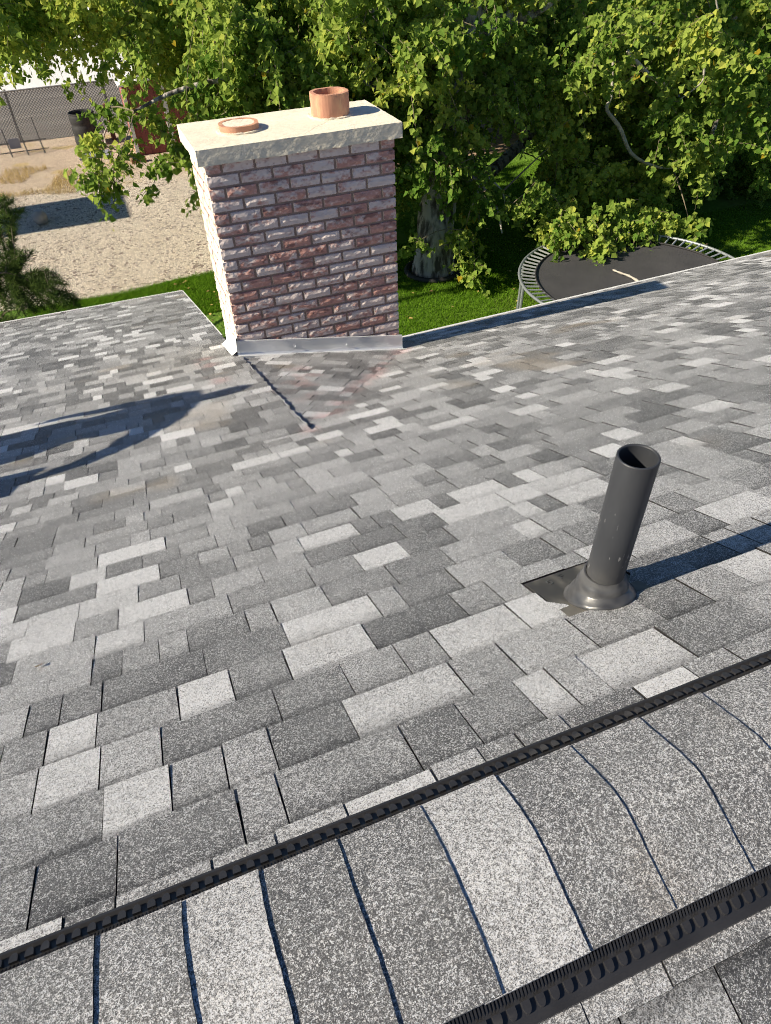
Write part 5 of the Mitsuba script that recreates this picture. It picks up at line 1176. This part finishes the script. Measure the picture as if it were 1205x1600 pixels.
for (x, y, z) in tuft_pts:
    c = np.array([x, y, z])
    root = LN[int(np.argmin(np.linalg.norm(LN - c, axis=1)))]
    mid = root + (c - root) * .6 + np.array([.02, 0, -.03])
    axd = (c - mid) / (np.linalg.norm(c - mid) + 1e-6)
    for s in range(190):
        t = np_r.uniform(-.26, .06)
        b = c + axd * t
        d = np_r.normal(size=3); d -= axd * (d @ axd) * .3; d /= np.linalg.norm(d)
        d = d * .9 + axd * np_r.uniform(.0, .6) + np.array([0, 0, .25]); d /= np.linalg.norm(d)
        L = np_r.uniform(.08, .14)
        sd = np.cross(d, np_r.normal(size=3)); sd /= np.linalg.norm(sd)
        nv += [b - sd * .0042, b + sd * .0042, b + d * L]
        nf.append([cnt, cnt + 1, cnt + 2]); cnt += 3
        k_ = np_r.random()
        nuv += [[k_, .5]] * 3
add('branches', cat_mesh(pw), 'm_pine_bark', PN, smooth=True, kind='stuff')
add('crown', (np.array(nv), np.array(nf)), 'm_needle', PN, uv=np.array(nuv), kind='stuff')

# lawn grass blades where the lawn can be seen
gr = np.random.default_rng(17)
def blades(n, x0, x1, y0, y1, keep=None):
    x, y = gr.uniform(x0, x1, n), gr.uniform(y0, y1, n)
    if keep is not None:
        k = keep(x, y); x, y = x[k], y[k]
    n = len(x)
    th = gr.uniform(0, 2 * np.pi, n); h = gr.uniform(.03, .075, n); w = .006
    b = np.column_stack([x, y, np.full(n, ZG)])
    sd = np.column_stack([np.cos(th), np.sin(th), np.zeros(n)]) * w
    tip = b + np.column_stack([gr.normal(size=n) * .025, gr.normal(size=n) * .025, h])
    v = np.stack([b - sd, b + sd, tip], 1).reshape(-1, 3)
    return v, np.arange(3 * n).reshape(-1, 3), np.column_stack([np.repeat(gr.uniform(0, 1, n), 3), np.full(3 * n, .5)])
ms = [blades(42000, -2.4, 1.4, 7.4, 9.2, lambda x, y: y < 9.05 + .1 * np.sin(x * 1.3) + .05 * gr.normal(size=len(x))), blades(90000, 1.0, 6.2, 2.6, 8.8), blades(40000, 5, 11, 6.0, 12.5), blades(30000, 8.3, 12.5, 3.0, 7.5)]
m = cat_mesh(ms)
add('lawn_grass', (m[0], m[1]), 'm_blade', uv=m[2], label='short bright green grass blades of the lawn', cat='grass', kind='stuff')
mdry = cat_mesh([blades(5000, -3.2, -1.2, 15.2, 18.6, lambda x, y: meshkit.noise(np.column_stack([x * 1.5, y * 1.5, x * 0])) > .55), blades(1500, -1.2, .4, 16.2, 19.0, lambda x, y: meshkit.noise(np.column_stack([x * 2, y * 2, x * 0])) > .66)])
mdry[0][:, 2] = ZG + (mdry[0][:, 2] - ZG) * 2.2
add('dry_grass', (mdry[0], mdry[1]), 'm_straw', uv=mdry[2], label='dry yellow grass tufts growing through the dirt by the fence', cat='grass', kind='stuff')
# fallen leaves on the lawn
n = 260
fl = np.column_stack([np.concatenate([gr.uniform(-.3, 1.0, 50), gr.uniform(1.5, 9, n - 50)]), np.concatenate([gr.uniform(7, 8.9, 50), gr.uniform(3, 9, n - 50)]), np.full(n, ZG + .05)])
v, f, nn_ = leaf_cloud(fl, 33, .075)
v[:, 2] = ZG + .045 + (v[:, 2] - ZG - .05) * .25
add('fallen_leaves', (v, f), 'm_dry_leaf', uv=np.column_stack([np.repeat(gr.uniform(0, 1, n), 5), np.full(5 * n, .5)]), label='small yellow and brown leaves scattered on the lawn', cat='leaves', kind='stuff')
# one dry leaf on the roof
v, f, nn_ = leaf_cloud(np.array([[-.985, -3.43, 0.0]]), 3, .03)
v[:, 2] = z_main(v[:, 0], v[:, 1]) + .012 + .3 * (v[:, 2] - v[0, 2])
add('dry_leaf', (v, f), 'm_dry_leaf', uv=np.full((5, 2), .2), label='single small brown dry leaf on a grey shingle at the lower left', cat='leaf')
